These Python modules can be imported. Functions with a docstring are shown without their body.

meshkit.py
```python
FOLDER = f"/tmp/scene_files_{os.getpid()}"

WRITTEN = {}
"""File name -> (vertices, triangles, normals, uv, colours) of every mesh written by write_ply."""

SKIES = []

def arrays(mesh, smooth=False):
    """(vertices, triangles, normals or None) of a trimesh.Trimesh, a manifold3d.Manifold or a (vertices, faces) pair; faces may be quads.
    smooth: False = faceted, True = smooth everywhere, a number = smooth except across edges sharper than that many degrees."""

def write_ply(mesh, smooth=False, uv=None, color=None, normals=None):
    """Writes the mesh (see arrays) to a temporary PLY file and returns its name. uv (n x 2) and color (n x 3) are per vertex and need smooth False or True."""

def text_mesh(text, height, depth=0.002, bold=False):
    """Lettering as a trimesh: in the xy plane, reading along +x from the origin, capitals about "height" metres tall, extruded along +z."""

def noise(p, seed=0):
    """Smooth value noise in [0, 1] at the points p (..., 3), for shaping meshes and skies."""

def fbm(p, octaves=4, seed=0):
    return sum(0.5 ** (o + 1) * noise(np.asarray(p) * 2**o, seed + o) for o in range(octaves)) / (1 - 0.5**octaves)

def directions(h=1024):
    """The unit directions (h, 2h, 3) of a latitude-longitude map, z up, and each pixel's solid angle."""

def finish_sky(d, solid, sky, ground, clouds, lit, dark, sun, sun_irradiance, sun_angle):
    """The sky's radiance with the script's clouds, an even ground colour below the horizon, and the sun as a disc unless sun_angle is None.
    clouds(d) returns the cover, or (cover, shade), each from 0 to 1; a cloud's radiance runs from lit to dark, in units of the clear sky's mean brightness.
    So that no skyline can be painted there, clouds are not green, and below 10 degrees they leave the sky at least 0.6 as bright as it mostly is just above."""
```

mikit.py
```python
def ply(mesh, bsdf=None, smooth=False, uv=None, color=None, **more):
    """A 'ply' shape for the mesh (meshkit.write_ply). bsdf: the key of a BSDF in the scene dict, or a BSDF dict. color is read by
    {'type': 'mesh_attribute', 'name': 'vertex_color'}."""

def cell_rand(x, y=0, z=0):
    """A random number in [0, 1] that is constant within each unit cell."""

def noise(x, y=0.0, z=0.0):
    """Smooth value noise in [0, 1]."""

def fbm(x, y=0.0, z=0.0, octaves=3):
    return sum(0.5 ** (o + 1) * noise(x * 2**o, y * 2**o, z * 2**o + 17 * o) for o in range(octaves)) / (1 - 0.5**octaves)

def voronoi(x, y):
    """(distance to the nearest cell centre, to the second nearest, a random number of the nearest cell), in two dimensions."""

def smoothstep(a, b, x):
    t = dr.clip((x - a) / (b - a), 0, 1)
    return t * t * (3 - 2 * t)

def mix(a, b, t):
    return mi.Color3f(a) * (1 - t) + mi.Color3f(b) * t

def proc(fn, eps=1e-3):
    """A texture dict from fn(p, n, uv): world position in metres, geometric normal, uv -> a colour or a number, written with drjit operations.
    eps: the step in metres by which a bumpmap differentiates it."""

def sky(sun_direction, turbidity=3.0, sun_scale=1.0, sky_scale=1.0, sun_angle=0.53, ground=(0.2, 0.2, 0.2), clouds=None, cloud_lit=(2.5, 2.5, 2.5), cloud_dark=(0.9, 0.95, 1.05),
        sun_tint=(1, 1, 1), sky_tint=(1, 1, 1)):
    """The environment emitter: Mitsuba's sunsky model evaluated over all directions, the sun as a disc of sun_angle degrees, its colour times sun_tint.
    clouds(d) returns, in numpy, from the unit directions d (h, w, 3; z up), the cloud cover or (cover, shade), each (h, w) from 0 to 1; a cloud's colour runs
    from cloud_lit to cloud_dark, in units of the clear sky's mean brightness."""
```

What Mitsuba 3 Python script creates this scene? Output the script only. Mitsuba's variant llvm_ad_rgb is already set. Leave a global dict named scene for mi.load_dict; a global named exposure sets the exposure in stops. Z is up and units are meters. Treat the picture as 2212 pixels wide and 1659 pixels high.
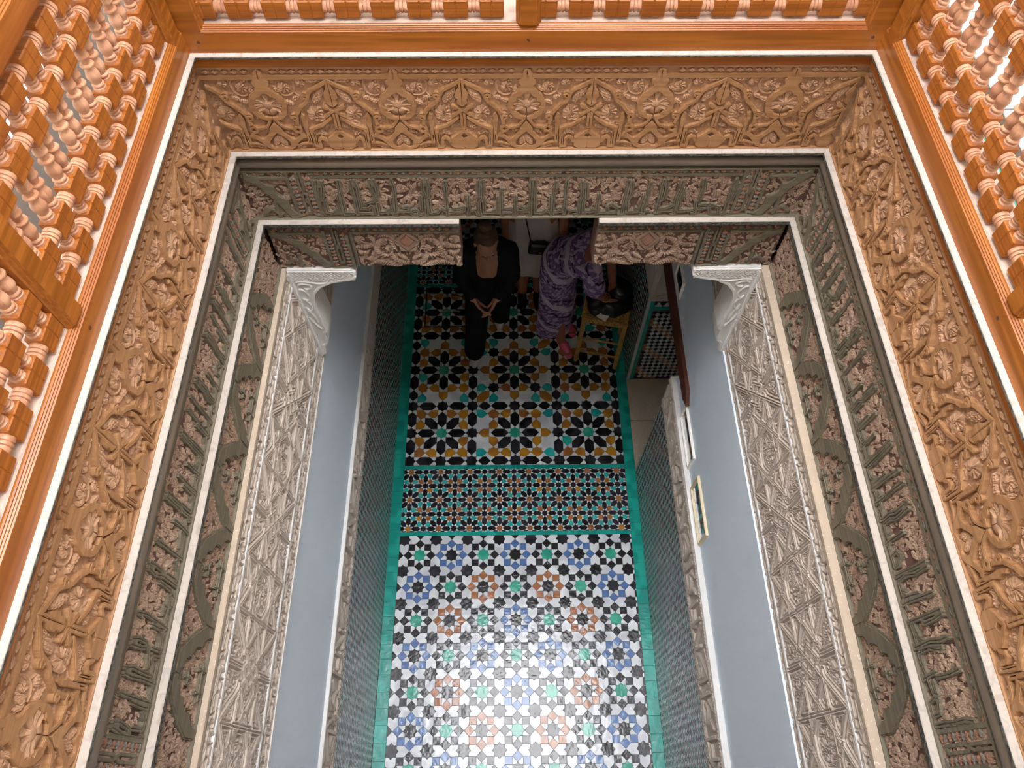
import math, random
import numpy as np, trimesh, shapely
import shapely.geometry as sg
from shapely import affinity
from shapely.ops import unary_union
import mitsuba as mi, drjit as dr
import manifold3d as m3
import mikit, meshkit
from mikit import proc, noise, fbm, voronoi, cell_rand, smoothstep, mix

scene, labels = {}, {}
T = mi.ScalarTransform4f
# ---------------------------------------------------------------- camera, sky, exposure
CAM_H = 5.05
R_, U_, F_ = np.array([0.99994045, -0.01060209, 0.00258526]), np.array([0.00792788, 0.86855349, 0.49553203]), np.array([0.00749911, 0.49548202, -0.86858582])
m_ = np.eye(4)
m_[:3, 0], m_[:3, 1], m_[:3, 2], m_[:3, 3] = -R_, U_, F_, [0, 0, CAM_H]
scene['camera'] = {'type': 'perspective', 'fov_axis': 'x', 'fov': 2 * math.degrees(math.atan(1106 / 1576.43)), 'near_clip': 0.05, 'far_clip': 200.0, 'to_world': T(m_.tolist())}
scene['sky'] = mikit.sky((0.2, -0.25, 0.95), turbidity=6.0, sun_scale=0.0, clouds=lambda d: (np.ones(d.shape[:2]), np.clip(0.25 + 0.5 * (meshkit.fbm(d * 3.0, 3, 5) - 0.5), 0, 1)),
                         cloud_lit=(1.9, 1.9, 1.93), cloud_dark=(1.2, 1.22, 1.3))
exposure = 6.15

# ---------------------------------------------------------------- helpers
_used = {}
def key(name, parent=None):
    k = (parent + '__' if parent else '') + name
    n = _used.get(k, -1) + 1
    _used[k] = n
    return k if n == 0 else f'{k}_{n:03d}'
def obj(name, shape, parent=None, bsdf=None, to=None, **tags):
    k = key(name, parent)
    d = dict(shape)
    if bsdf: d['bsdf'] = {'type': 'ref', 'id': bsdf}
    if to is not None: d['to_world'] = T(np.asarray(to).tolist())
    scene[k] = d
    if tags: labels[k] = tags
    return k
def thing(name, label, category, group=None, kind=None):
    k = key(name)
    labels[k] = {'label': label, 'category': category}
    if group: labels[k]['group'] = group
    if kind: labels[k]['kind'] = kind
    return k
def struct(name, label, category):
    return thing(name, label, category, kind='structure')
def tr(x=0, y=0, z=0):
    m = np.eye(4); m[:3, 3] = (x, y, z); return m
def rot(a, ax='z'):
    c, s = math.cos(a), math.sin(a); m = np.eye(4)
    i, j = {'z': (0, 1), 'x': (1, 2), 'y': (2, 0)}[ax]
    m[i, i] = c; m[i, j] = -s; m[j, i] = s; m[j, j] = c
    return m
def sc(x, y=None, z=None):
    return np.diag([x, x if y is None else y, x if z is None else z, 1.0])
def cat(ms):
    return trimesh.util.concatenate([m for m in ms if m is not None and len(m.faces)])
def P(mesh, bsdf=None, smooth=False, **k):
    return mikit.ply(mesh, bsdf, smooth, **k)
def box(x0, x1, y0, y1, z0, z1, ch=0.0):
    if ch <= 0:
        m = trimesh.creation.box((x1 - x0, y1 - y0, z1 - z0))
    else:
        hx, hy, hz = (x1 - x0) / 2, (y1 - y0) / 2, (z1 - z0) / 2
        v = []
        for a in (-1, 1):
            for b in (-1, 1):
                for c in (-1, 1):
                    v += [(a * (hx - ch), b * (hy - ch), c * hz), (a * (hx - ch), b * hy, c * (hz - ch)), (a * hx, b * (hy - ch), c * (hz - ch))]
        m = trimesh.convex.convex_hull(np.array(v))
    m.apply_translation(((x0 + x1) / 2, (y0 + y1) / 2, (z0 + z1) / 2))
    return m
def extr(poly, h, z0=0.0):
    """a flat shape (with holes) as a solid of height h above z0"""
    ms = []
    for g in getattr(poly, 'geoms', [poly]):
        if g.geom_type != 'Polygon' or g.area < 1e-7: continue
        g = sg.polygon.orient(g.simplify(0.0002))
        ms.append(trimesh.creation.extrude_polygon(g, h, engine='earcut'))
    m = cat(ms); m.apply_translation((0, 0, z0)); return m
def bev(poly, h, b, z0=0.0):
    """as extr, with the top edge chamfered by b"""
    ms = []
    for g in getattr(poly, 'geoms', [poly]):
        if g.geom_type != 'Polygon' or g.area < 1e-7: continue
        ms.append(extr(g, h - b, z0))
        for q in getattr(g.buffer(-b, join_style=2), 'geoms', [g.buffer(-b, join_style=2)]):
            if q.area > 1e-7: ms.append(extr(q, b, z0 + h - b))
    return cat(ms)
def stroke(pts, w, cap=2):
    return sg.LineString(pts).buffer(w / 2, cap_style=cap, join_style=1, quad_segs=4)
def lathe(prof, n=16):
    """profile of (radius, height) turned about z"""
    p = np.array(prof, float); a = np.arange(n) * 2 * np.pi / n
    v = np.stack([np.outer(p[:, 0], np.cos(a)), np.outer(p[:, 0], np.sin(a)), np.outer(p[:, 1], np.ones(n))], -1).reshape(-1, 3)
    i, j = np.meshgrid(np.arange(len(p) - 1), np.arange(n), indexing='ij'); k = (j + 1) % n
    q = np.stack([i * n + j, i * n + k, (i + 1) * n + k, (i + 1) * n + j], -1).reshape(-1, 4)
    f = np.vstack([q[:, [0, 1, 2]], q[:, [0, 2, 3]]])
    c = len(v); v = np.vstack([v, [[0, 0, p[0, 1]], [0, 0, p[-1, 1]]]])
    jj = np.arange(n); kk = (jj + 1) % n; o = (len(p) - 1) * n
    f = np.vstack([f, np.stack([jj * 0 + c, kk, jj], 1), np.stack([jj * 0 + c + 1, o + jj, o + kk], 1)])
    return trimesh.Trimesh(v, f, process=False)
def grid_mesh(X, Y, Z):
    h, w = X.shape
    v = np.stack([X, Y, Z], -1).reshape(-1, 3)
    i = np.arange(h * w).reshape(h, w)
    a, b, c, d = i[:-1, :-1].ravel(), i[:-1, 1:].ravel(), i[1:, 1:].ravel(), i[1:, :-1].ravel()
    return trimesh.Trimesh(v, np.vstack([np.stack([a, b, c], 1), np.stack([a, c, d], 1)]), process=False)
def tube(pts, r, n=8, closed=False):
    p = np.array(pts, float); r = np.broadcast_to(np.asarray(r, float), (len(p),))
    t = np.gradient(p, axis=0); t /= np.linalg.norm(t, axis=1, keepdims=True) + 1e-12
    up = np.array([0, 0, 1.0]) if abs(t[0, 2]) < 0.9 else np.array([1.0, 0, 0])
    rings = []; a = np.arange(n) * 2 * np.pi / n
    for k in range(len(p)):
        x = np.cross(up, t[k]); x /= np.linalg.norm(x) + 1e-12; y = np.cross(t[k], x)
        rings.append(p[k] + r[k] * (np.outer(np.cos(a), x) + np.outer(np.sin(a), y)))
    v = np.vstack(rings); m = len(p)
    i, j = np.meshgrid(np.arange(m - 1), np.arange(n), indexing='ij'); k = (j + 1) % n
    q = np.stack([i * n + j, i * n + k, (i + 1) * n + k, (i + 1) * n + j], -1).reshape(-1, 4)
    f = np.vstack([q[:, [0, 1, 2]], q[:, [0, 2, 3]]])
    v = np.vstack([v, p[:1], p[-1:]]); c = m * n; jj = np.arange(n); kk = (jj + 1) % n
    f = np.vstack([f, np.stack([jj * 0 + c, kk, jj], 1), np.stack([jj * 0 + c + 1, c - n + jj, c - n + kk], 1)])
    return trimesh.Trimesh(v, f, process=False)
def spline(pts, n=24):
    from scipy.interpolate import CubicSpline
    p = np.array(pts, float); d = np.r_[0, np.cumsum(np.linalg.norm(np.diff(p, axis=0), axis=1))]
    return CubicSpline(d, p)(np.linspace(0, d[-1], n))
# the four sides of the well: a frame (s along the side, t up, n into the well) at a given wall plane and height
YN = -0.1
def frame(side, xl, xr, yf, z0, n0=0.0):
    m = np.eye(4)
    if side == 'left': m[:3, 0], m[:3, 2], o = (0, 1, 0), (1, 0, 0), (xl, YN, z0)
    elif side == 'far': m[:3, 0], m[:3, 2], o = (1, 0, 0), (0, -1, 0), (xl, yf, z0)
    else: m[:3, 0], m[:3, 2], o = (0, -1, 0), (-1, 0, 0), (xr, yf, z0)
    m[:3, 1] = (0, 0, 1); m[:3, 3] = np.array(o) + n0 * m[:3, 2]
    return m
def side_len(side, xl, xr, yf): return xr - xl if side == 'far' else yf - YN
SIDE_WORD = {'left': 'left', 'far': 'far', 'right': 'right'}
def prism(prof, L, m0=1.0, m1=1.0):
    """profile of (n, t) points (counter-clockwise seen from +s) drawn along s, its ends mitred: s from m0*n to L - m1*n"""
    p = np.array(prof, float); k = len(p)
    v = np.vstack([np.stack([m0 * p[:, 0], p[:, 1], p[:, 0]], 1), np.stack([L - m1 * p[:, 0], p[:, 1], p[:, 0]], 1)])
    tri = trimesh.creation.triangulate_polygon(sg.Polygon(p), engine='earcut')
    poly_v, poly_f = tri
    from scipy.spatial import cKDTree
    idx = cKDTree(p).query(poly_v)[1]
    f = [[idx[a], idx[b], idx[c]] for a, b, c in poly_f] + [[idx[a] + k, idx[c] + k, idx[b] + k] for a, b, c in poly_f]
    for i in range(k):
        j = (i + 1) % k
        f += [[i, j, j + k], [i, j + k, i + k]]
    m = trimesh.Trimesh(v, f, process=False); m.fix_normals(); return m

# ---------------------------------------------------------------- materials
def rgb(*c): return {'type': 'rgb', 'value': list(c)}
def lin(r, g, b):
    return tuple(((c / 255) / 12.92 if c / 255 < 0.04045 else ((c / 255 + 0.055) / 1.055) ** 2.4) for c in (r, g, b))
def mat(name, color, rough=0.6, spec=0.5, **k):
    b = {'type': 'principled', 'base_color': color if isinstance(color, dict) else rgb(*color), 'roughness': rough, 'specular': spec, **k}
    scene[name] = {'type': 'twosided', 'bsdf': b}
def bmat(name, color, rough, bump, bscale, spec=0.5, eps=1e-3, **k):
    b = {'type': 'principled', 'base_color': color if isinstance(color, dict) else rgb(*color), 'roughness': rough, 'specular': spec, **k}
    scene[name] = {'type': 'twosided', 'bsdf': {'type': 'bumpmap', 'arbitrary': proc(bump, eps), 'scale': bscale, 'bsdf': b}}
def wood_fn(a, b, c, f=90.0, along='h'):
    def fn(p, n, uv):
        side = dr.abs(n.x) > dr.abs(n.y)
        h, q = dr.select(side, p.y, p.x), dr.select(side, p.x, p.y)
        g = fbm(h * 4.0, p.z * f, q * f, 3)
        l = noise(h * 3 + 7, q * 9, p.z * 22)
        return mix(mix(a, b, smoothstep(0.2, 0.8, g)), c, 0.45 * smoothstep(0.45, 0.9, l))
    return proc(fn)
mat('wood_orange', wood_fn(lin(134, 76, 26), lin(163, 99, 40), lin(136, 72, 34)), 0.33)
mat('wood_turned', wood_fn(lin(172, 122, 92), lin(204, 158, 128), lin(156, 104, 76), 60), 0.42)
mat('wood_block', wood_fn(lin(134, 74, 26), lin(164, 98, 40), lin(130, 68, 32), 200), 0.38)
mat('cedar', wood_fn(lin(148, 107, 71), lin(168, 128, 91), lin(150, 110, 81), 140), 0.62, 0.3)
mat('cedar_pale', wood_fn(lin(158, 121, 93), lin(180, 143, 113), lin(160, 121, 97), 100), 0.7, 0.3)
mat('dark_wood', wood_fn(lin(98, 91, 76), lin(120, 112, 95), lin(90, 85, 74), 160), 0.6, 0.35)
mat('pink_wood', wood_fn(lin(134, 111, 95), lin(160, 137, 119), lin(126, 97, 84), 60), 0.7, 0.3)
mat('red_ground', lin(104, 80, 72), 0.8, 0.2)
mat('bead_red', lin(142, 106, 88), 0.7, 0.3)
mat('bead_grey', lin(122, 117, 108), 0.7, 0.3)
mat('moulding', wood_fn(lin(88, 80, 70), lin(118, 106, 94), lin(96, 88, 78), 30), 0.45)
def marble_fn(p, n, uv):
    v = fbm(p.x * 14, p.y * 14, p.z * 14, 4)
    w = smoothstep(0.47, 0.5, v) * (1 - smoothstep(0.5, 0.53, v))
    s = smoothstep(0.66, 0.8, fbm(p.x * 40 + 3, p.y * 40, p.z * 40, 2))
    return mix(mix(lin(178, 169, 160), lin(134, 129, 127), 0.3 * w), lin(156, 144, 132), 0.6 * s)
mat('marble', proc(marble_fn), 0.45)
mat('ledge_edge', proc(lambda p, n, uv: mix(lin(96, 96, 90), lin(58, 58, 56), smoothstep(0.4, 0.7, noise(p.x * 160 + p.y * 160, p.z * 300)) )), 0.7, 0.3)
mat('sandstone', proc(lambda p, n, uv: mix(mix(lin(184, 167, 146), lin(168, 153, 137), fbm(p.x * 20, p.y * 20, p.z * 20, 3)), lin(206, 200, 190), 0.7 * smoothstep(0.78, 0.86, noise(p.x * 230, p.y * 230, p.z * 190)))), 0.7, 0.3)
mat('sill_dusty', proc(lambda p, n, uv: mix(lin(196, 172, 160), lin(168, 148, 136), smoothstep(0.45, 0.75, fbm(p.x * 30, p.y * 30, p.z * 30, 3)))), 0.55)
mat('stucco', proc(lambda p, n, uv: mix(lin(196, 185, 174), lin(180, 168, 155), fbm(p.x * 9, p.y * 9, p.z * 9, 3))), 0.85, 0.2)
mat('stucco_white', proc(lambda p, n, uv: mix(lin(216, 216, 216), lin(202, 199, 194), fbm(p.x * 12, p.y * 12, p.z * 12, 3))), 0.85, 0.2)
mat('blue_wall', proc(lambda p, n, uv: mix(lin(216, 229, 241), lin(208, 221, 233), fbm(p.x * 2.2, p.y * 2.2, p.z * 1.2, 3))), 0.5, 0.35)
mat('plaster', lin(205, 200, 190), 0.8, 0.2)
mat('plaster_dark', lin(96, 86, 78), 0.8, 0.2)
mat('ceiling_wood', lin(84, 62, 46), 0.7, 0.2)
mat('grout', lin(92, 84, 78), 0.85, 0.2)
# zellij: glazed, uneven
def glaze_bump(p, n, uv):
    return fbm(p.x * 26, p.y * 26, p.z * 26, 2) + 0.35 * noise(p.x * 95, p.y * 95, p.z * 95)
def zel(name, a, b, rough=0.2):
    def fn(p, n, uv):
        return mix(a, b, smoothstep(0.3, 0.7, noise(p.x * 17, p.y * 17, p.z * 17)))
    bmat(name, proc(fn), rough, glaze_bump, 0.0015, spec=0.45, eps=2e-3)
zel('zellij_black', lin(26, 25, 28), lin(44, 43, 48))
zel('zellij_white', lin(216, 220, 222), lin(198, 200, 206))
zel('zellij_green', lin(44, 150, 126), lin(62, 168, 140))
zel('zellij_border', lin(24, 136, 124), lin(34, 156, 142))
zel('zellij_blue', lin(72, 104, 156), lin(90, 124, 172))
zel('zellij_rust', lin(150, 92, 52), lin(168, 108, 62))
zel('zellij_mustard', lin(176, 122, 40), lin(158, 104, 44))
zel('zellij_turquoise', lin(28, 158, 156), lin(50, 170, 158))
# ---------------------------------------------------------------- the shell
ZL1, ZL2, ZL3, ZL4 = 3.75, 3.401, 3.098, 2.833
XDL, XDR = -0.8475, 0.957                      # dado planes
DOOR0, DOOR1 = 2.125, 2.912                    # doorway in the right wall (y)
HALL_Y = 5.6
k = struct('floor', 'zellij mosaic floor of the light well and the hall beyond, with green tile borders', 'floor')
FLOOR = k
obj('bed', P(box(XDL - .02, XDR + .02, YN - .05, HALL_Y, -0.25, -0.0035)), k, 'grout')
k = struct('wall_left', 'left masonry wall of the light well behind the panels', 'wall')
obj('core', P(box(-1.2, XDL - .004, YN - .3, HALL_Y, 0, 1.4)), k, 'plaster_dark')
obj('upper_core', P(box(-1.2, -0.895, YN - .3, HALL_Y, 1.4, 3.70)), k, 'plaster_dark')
obj('painted_plaster', P(box(-0.895, -0.85, YN, HALL_Y, 1.4, 2.22)), k, 'blue_wall')
k = struct('wall_right', 'right masonry wall of the light well, pierced by a doorway', 'wall')
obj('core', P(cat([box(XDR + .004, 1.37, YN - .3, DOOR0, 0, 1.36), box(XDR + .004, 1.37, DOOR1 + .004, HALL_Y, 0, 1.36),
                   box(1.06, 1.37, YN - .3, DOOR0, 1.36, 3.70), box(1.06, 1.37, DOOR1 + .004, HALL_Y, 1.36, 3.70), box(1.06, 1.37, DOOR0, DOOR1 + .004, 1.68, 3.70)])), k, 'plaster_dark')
obj('painted_plaster', P(cat([box(0.982, 1.06, YN, DOOR0 - .03, 1.36, 2.25), box(0.982, 1.06, DOOR1, HALL_Y, 1.36, 2.25), box(0.982, 1.06, DOOR0 - .03, DOOR1, 1.60, 2.25)])), k, 'blue_wall')
k = struct('wall_far', 'far masonry wall of the light well above the opening to the hall', 'wall')
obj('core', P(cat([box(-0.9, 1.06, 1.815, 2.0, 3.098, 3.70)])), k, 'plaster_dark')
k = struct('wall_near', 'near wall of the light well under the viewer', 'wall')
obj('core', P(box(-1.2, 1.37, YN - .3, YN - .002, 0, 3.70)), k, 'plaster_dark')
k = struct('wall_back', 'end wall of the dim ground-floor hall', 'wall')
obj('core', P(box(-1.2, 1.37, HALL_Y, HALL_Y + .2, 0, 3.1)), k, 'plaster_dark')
k = struct('ceiling', 'dark timber ceiling of the ground-floor hall', 'ceiling')
obj('boards', P(box(-0.9, 1.06, 2.0, HALL_Y, 3.1, 3.2)), k, 'ceiling_wood')
k = struct('wall_side_room', 'dim masonry of the side room behind the doorway', 'wall')
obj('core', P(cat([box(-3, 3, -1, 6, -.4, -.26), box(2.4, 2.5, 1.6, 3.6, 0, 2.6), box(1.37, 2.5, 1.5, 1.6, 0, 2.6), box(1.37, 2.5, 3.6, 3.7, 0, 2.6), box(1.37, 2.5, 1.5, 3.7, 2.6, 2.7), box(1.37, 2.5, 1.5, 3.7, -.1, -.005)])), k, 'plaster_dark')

# gallery on the upper floor: floor, outer walls, ceiling with the skylight opening
GX0, GX1, GY0, GY1 = -2.75, 2.9, -1.9, 3.9
SX0, SX1, SY0, SY1 = -1.9, 2.1, -0.5, 2.9    # skylight opening
GZ = 3.80
def ring(x0, x1, y0, y1, a0, a1, b0, b1, z0, z1):
    return cat([box(x0, a0, y0, y1, z0, z1), box(a1, x1, y0, y1, z0, z1), box(a0, a1, y0, b0, z0, z1), box(a0, a1, b1, y1, z0, z1)])
k = struct('gallery_floor', 'glossy tiled floor of the upper gallery seen through the lattice', 'floor'); GAL = k
obj('bed', P(ring(GX0, GX1, GY0, GY1, -0.95, 1.12, YN - .12, 1.885, 3.70, GZ - .006)), k, 'grout')
mat('tile_grey', proc(lambda p, n, uv: mix(lin(226, 230, 232), lin(190, 196, 200), fbm(p.x * 7, p.y * 7, 0, 3))), 0.14)
mat('tile_white', proc(lambda p, n, uv: mix(lin(226, 228, 226), lin(190, 192, 192), fbm(p.x * 9, p.y * 9, 0, 3))), 0.2)
mat('tile_navy', lin(52, 62, 92), 0.2)
rng = np.random.default_rng(4)
tl = P(bev(sg.box(-.0975, -.0975, .0975, .0975), .008, .0015))
ts = P(bev(sg.box(-.0475, -.0375, .0475, .0375), .008, .0015))
xs = np.arange(GX0 + .1, GX1, .2); ys = np.arange(GY0 + .1, GY1, .2)
for x in xs:
    for y in ys:
        if -1.12 < x < 1.29 and YN - .3 < y < 2.06: continue
        dx = max(-0.95 - x, x - 1.12, 0); dy = max(y - 1.885, 0)
        if y < 0.1 or max(dx, dy) > 1.5: continue
        d = max(dx, dy)
        r = rng.random()
        b = ('tile_navy' if r < .55 else 'tile_white') if .52 < d < .72 else ('tile_grey' if r < .7 else 'tile_white')
        obj('floor_tile', tl, k, b, tr(x, y, GZ - .008))
for x in np.arange(-.9, 1.1, .097):
    obj('border_tile', ts, k, 'zellij_border', tr(x, 1.93, GZ - .008))
for y in np.arange(.15, 1.95, .097):
    for x in (-.995, 1.165): obj('border_tile', ts, k, 'zellij_border', tr(x, y, GZ - .008) @ rot(math.pi / 2))
for nm, b, lb in (('wall_gallery_left', (GX0 - .2, GX0, GY0, GY1, 3.7, 8.6), 'left'), ('wall_gallery_right', (GX1, GX1 + .2, GY0, GY1, 3.7, 8.6), 'right'),
              ('wall_gallery_far', (GX0 - .2, GX1 + .2, GY1, GY1 + .2, 3.7, 8.6), 'far'), ('wall_gallery_near', (GX0 - .2, GX1 + .2, GY0 - .2, GY0, 3.7, 8.6), 'near')):
    k = struct(nm, f'white plastered outer wall on the {lb} side of the upper gallery', 'wall'); obj('core', P(box(*b)), k, 'plaster')
k = struct('ceiling_gallery', 'white gallery ceiling around the open skylight', 'ceiling')
obj('core', P(ring(GX0, GX1, GY0, GY1, SX0, SX1, SY0, SY1, 8.6, 8.8)), k, 'plaster')

# ---------------------------------------------------------------- ledges
PL = {1: (-0.8666, 1.0368, 1.8016), 2: (-0.8696, 1.0368, 1.8000), 3: (-0.8740, 1.0301, 1.7914), 4: (-0.8615, 1.0174, 1.7841)}
INN = {1: (0.0145, 3.738), 2: (0.0200, 3.386), 3: (0.0235, 3.077)}
LW = {1: 'upper', 2: 'middle', 3: 'lower'}
for i in (1, 2, 3):
    xl, xr, yf = PL[i]; d, zb = INN[i]; zt = {1: ZL1, 2: ZL2, 3: ZL3}[i]; h = zt - zb
    k = struct(f'trim_{i}', f'{LW[i]} pale marble ledge with a grey edge running round the light well', 'ledge')
    for side in ('left', 'far', 'right'):
        fr = frame(side, xl, xr, yf, zb); L = side_len(side, xl, xr, yf)
        m0, m1 = (0, 1) if side == 'left' else (1, 1) if side == 'far' else (1, 0)
        if i == 3 and side == 'far':
            for a, b_, mm in ((0, -0.163 - xl, (1, 0)), (0.332 - xl, L, (0, 1))):
                f2 = fr @ tr(a)
                obj('slab', P(prism([(-.03, .004), (d, .004), (d, h - .002), (d - .002, h), (-.03, h)], b_ - a, *mm)), k, 'marble', f2)
                obj('edge_strip', P(prism([(-.03, 0), (d - .003, 0), (d + .0008, .003), (d + .0008, h - .004), (d - .01, h - .004), (-.03, .0035)], b_ - a, *mm)), k, 'ledge_edge', f2)
            continue
        obj('slab', P(prism([(-.03, .004), (d, .004), (d, h - .002), (d - .002, h), (-.03, h)], L, m0, m1)), k, 'marble', fr)
        obj('edge_strip', P(prism([(-.03, 0), (d - .003, 0), (d + .0008, .003), (d + .0008, h - .004), (d - .01, h - .004), (-.03, .0035)], L, m0, m1)), k, 'ledge_edge', fr)
# rounded moulding under the middle ledge
k = struct('trim_4', 'dark rounded moulding under the middle ledge', 'moulding')
for side in ('left', 'far', 'right'):
    xl, xr, yf = PL[2]; fr = frame(side, xl, xr, yf, 0); L = side_len(side, xl, xr, yf)
    a = np.linspace(-1.45, 1.45, 9); c = [(-.002 + .0155 * math.cos(t), 3.3475 + .0165 * math.sin(t)) for t in a]
    m0, m1 = (0, 1) if side == 'left' else (1, 1) if side == 'far' else (1, 0)
    obj('roll', P(prism([(-.03, 3.331)] + c + [(-.03, 3.364)], L, m0, m1), smooth=40), k, 'moulding', fr)
    obj('backing', P(prism([(-.03, 3.32), (-.016, 3.32), (-.016, 3.386), (-.03, 3.386)], L, m0, m1)), k, 'dark_wood', fr)

# ---------------------------------------------------------------- balustrades of turned wood
def block_mesh():
    a = [box(sx * .0163 - .0158, sx * .0163 + .0158, -.024, .024, -.0175, .0175, .0022) for sx in (-1, 1)]
    return cat(a + [box(-.004, .004, -.0235, .0235, -.016, .016)])
def turn(segs, n=14): return lathe(segs, n)
BOB = turn([(.012, -.018), (.0165, -.016), (.0172, -.010), (.0165, -.0062), (.0135, -.0052), (.0135, -.0042), (.0168, -.003), (.0172, 0), (.0168, .003), (.0135, .0042), (.0135, .0052), (.0165, .0062), (.0172, .010), (.0165, .016), (.012, .018)], 14)
SHORT = turn([(.0145, -.015), (.0145, -.0095), (.0115, -.0085), (.0105, -.006), (.0125, -.0048), (.0135, -.002), (.0125, .0005), (.0105, .0015), (.0125, .003), (.0135, .0055), (.012, .008), (.0105, .0095), (.0125, .015)], 12)
LONG = turn([(.0145, -.053), (.0145, -.046), (.0115, -.045), (.0105, -.043), (.0135, -.0415), (.0142, -.039), (.0125, -.0365), (.0105, -.035), (.0125, -.029), (.0150, -.021), (.0150, -.014), (.0125, -.006), (.0095, .0025), (.0085, .006),
             (.0150, .0072), (.0160, .0095), (.0150, .0118), (.0085, .013), (.0092, .017), (.0115, .025), (.0140, .0275), (.0145, .031), (.0125, .034), (.0135, .040), (.0145, .053)], 14)
pb, pbob, psh, plo = P(block_mesh()), P(BOB, smooth=50), P(SHORT, smooth=50), P(LONG, smooth=50)
ROWS = [3.866, 3.941, 4.092, 4.166]
NL = -0.030
def lattice(parent, fr, cols, s0, s1, rows=ROWS, base=ZL1):
    def ok(s): return s0 - .03 < s < s1 + .03
    for j, z in enumerate(rows):
        for i, s in enumerate(cols):
            if ok(s): obj('block', pb, parent, 'wood_block', fr @ tr(s, z - base, NL))
            if i and s0 < (s + cols[i - 1]) / 2 < s1: obj('bobbin', pbob, parent, 'wood_turned', fr @ tr((s + cols[i - 1]) / 2, z - base, NL) @ rot(math.pi / 2, 'y'))
    for j in range(len(rows) - 1):
        mid, gap = (rows[j] + rows[j + 1]) / 2 - base, rows[j + 1] - rows[j]
        long = gap > .1
        for s in cols:
            for o in (-.0163, .0163):
                if s0 - .01 < s + o < s1 + .01:
                    obj('long_spindle' if long else 'short_spindle', plo if long else psh, parent, 'wood_turned', fr @ tr(s + o, mid, NL) @ rot(-math.pi / 2, 'x'))
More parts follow.
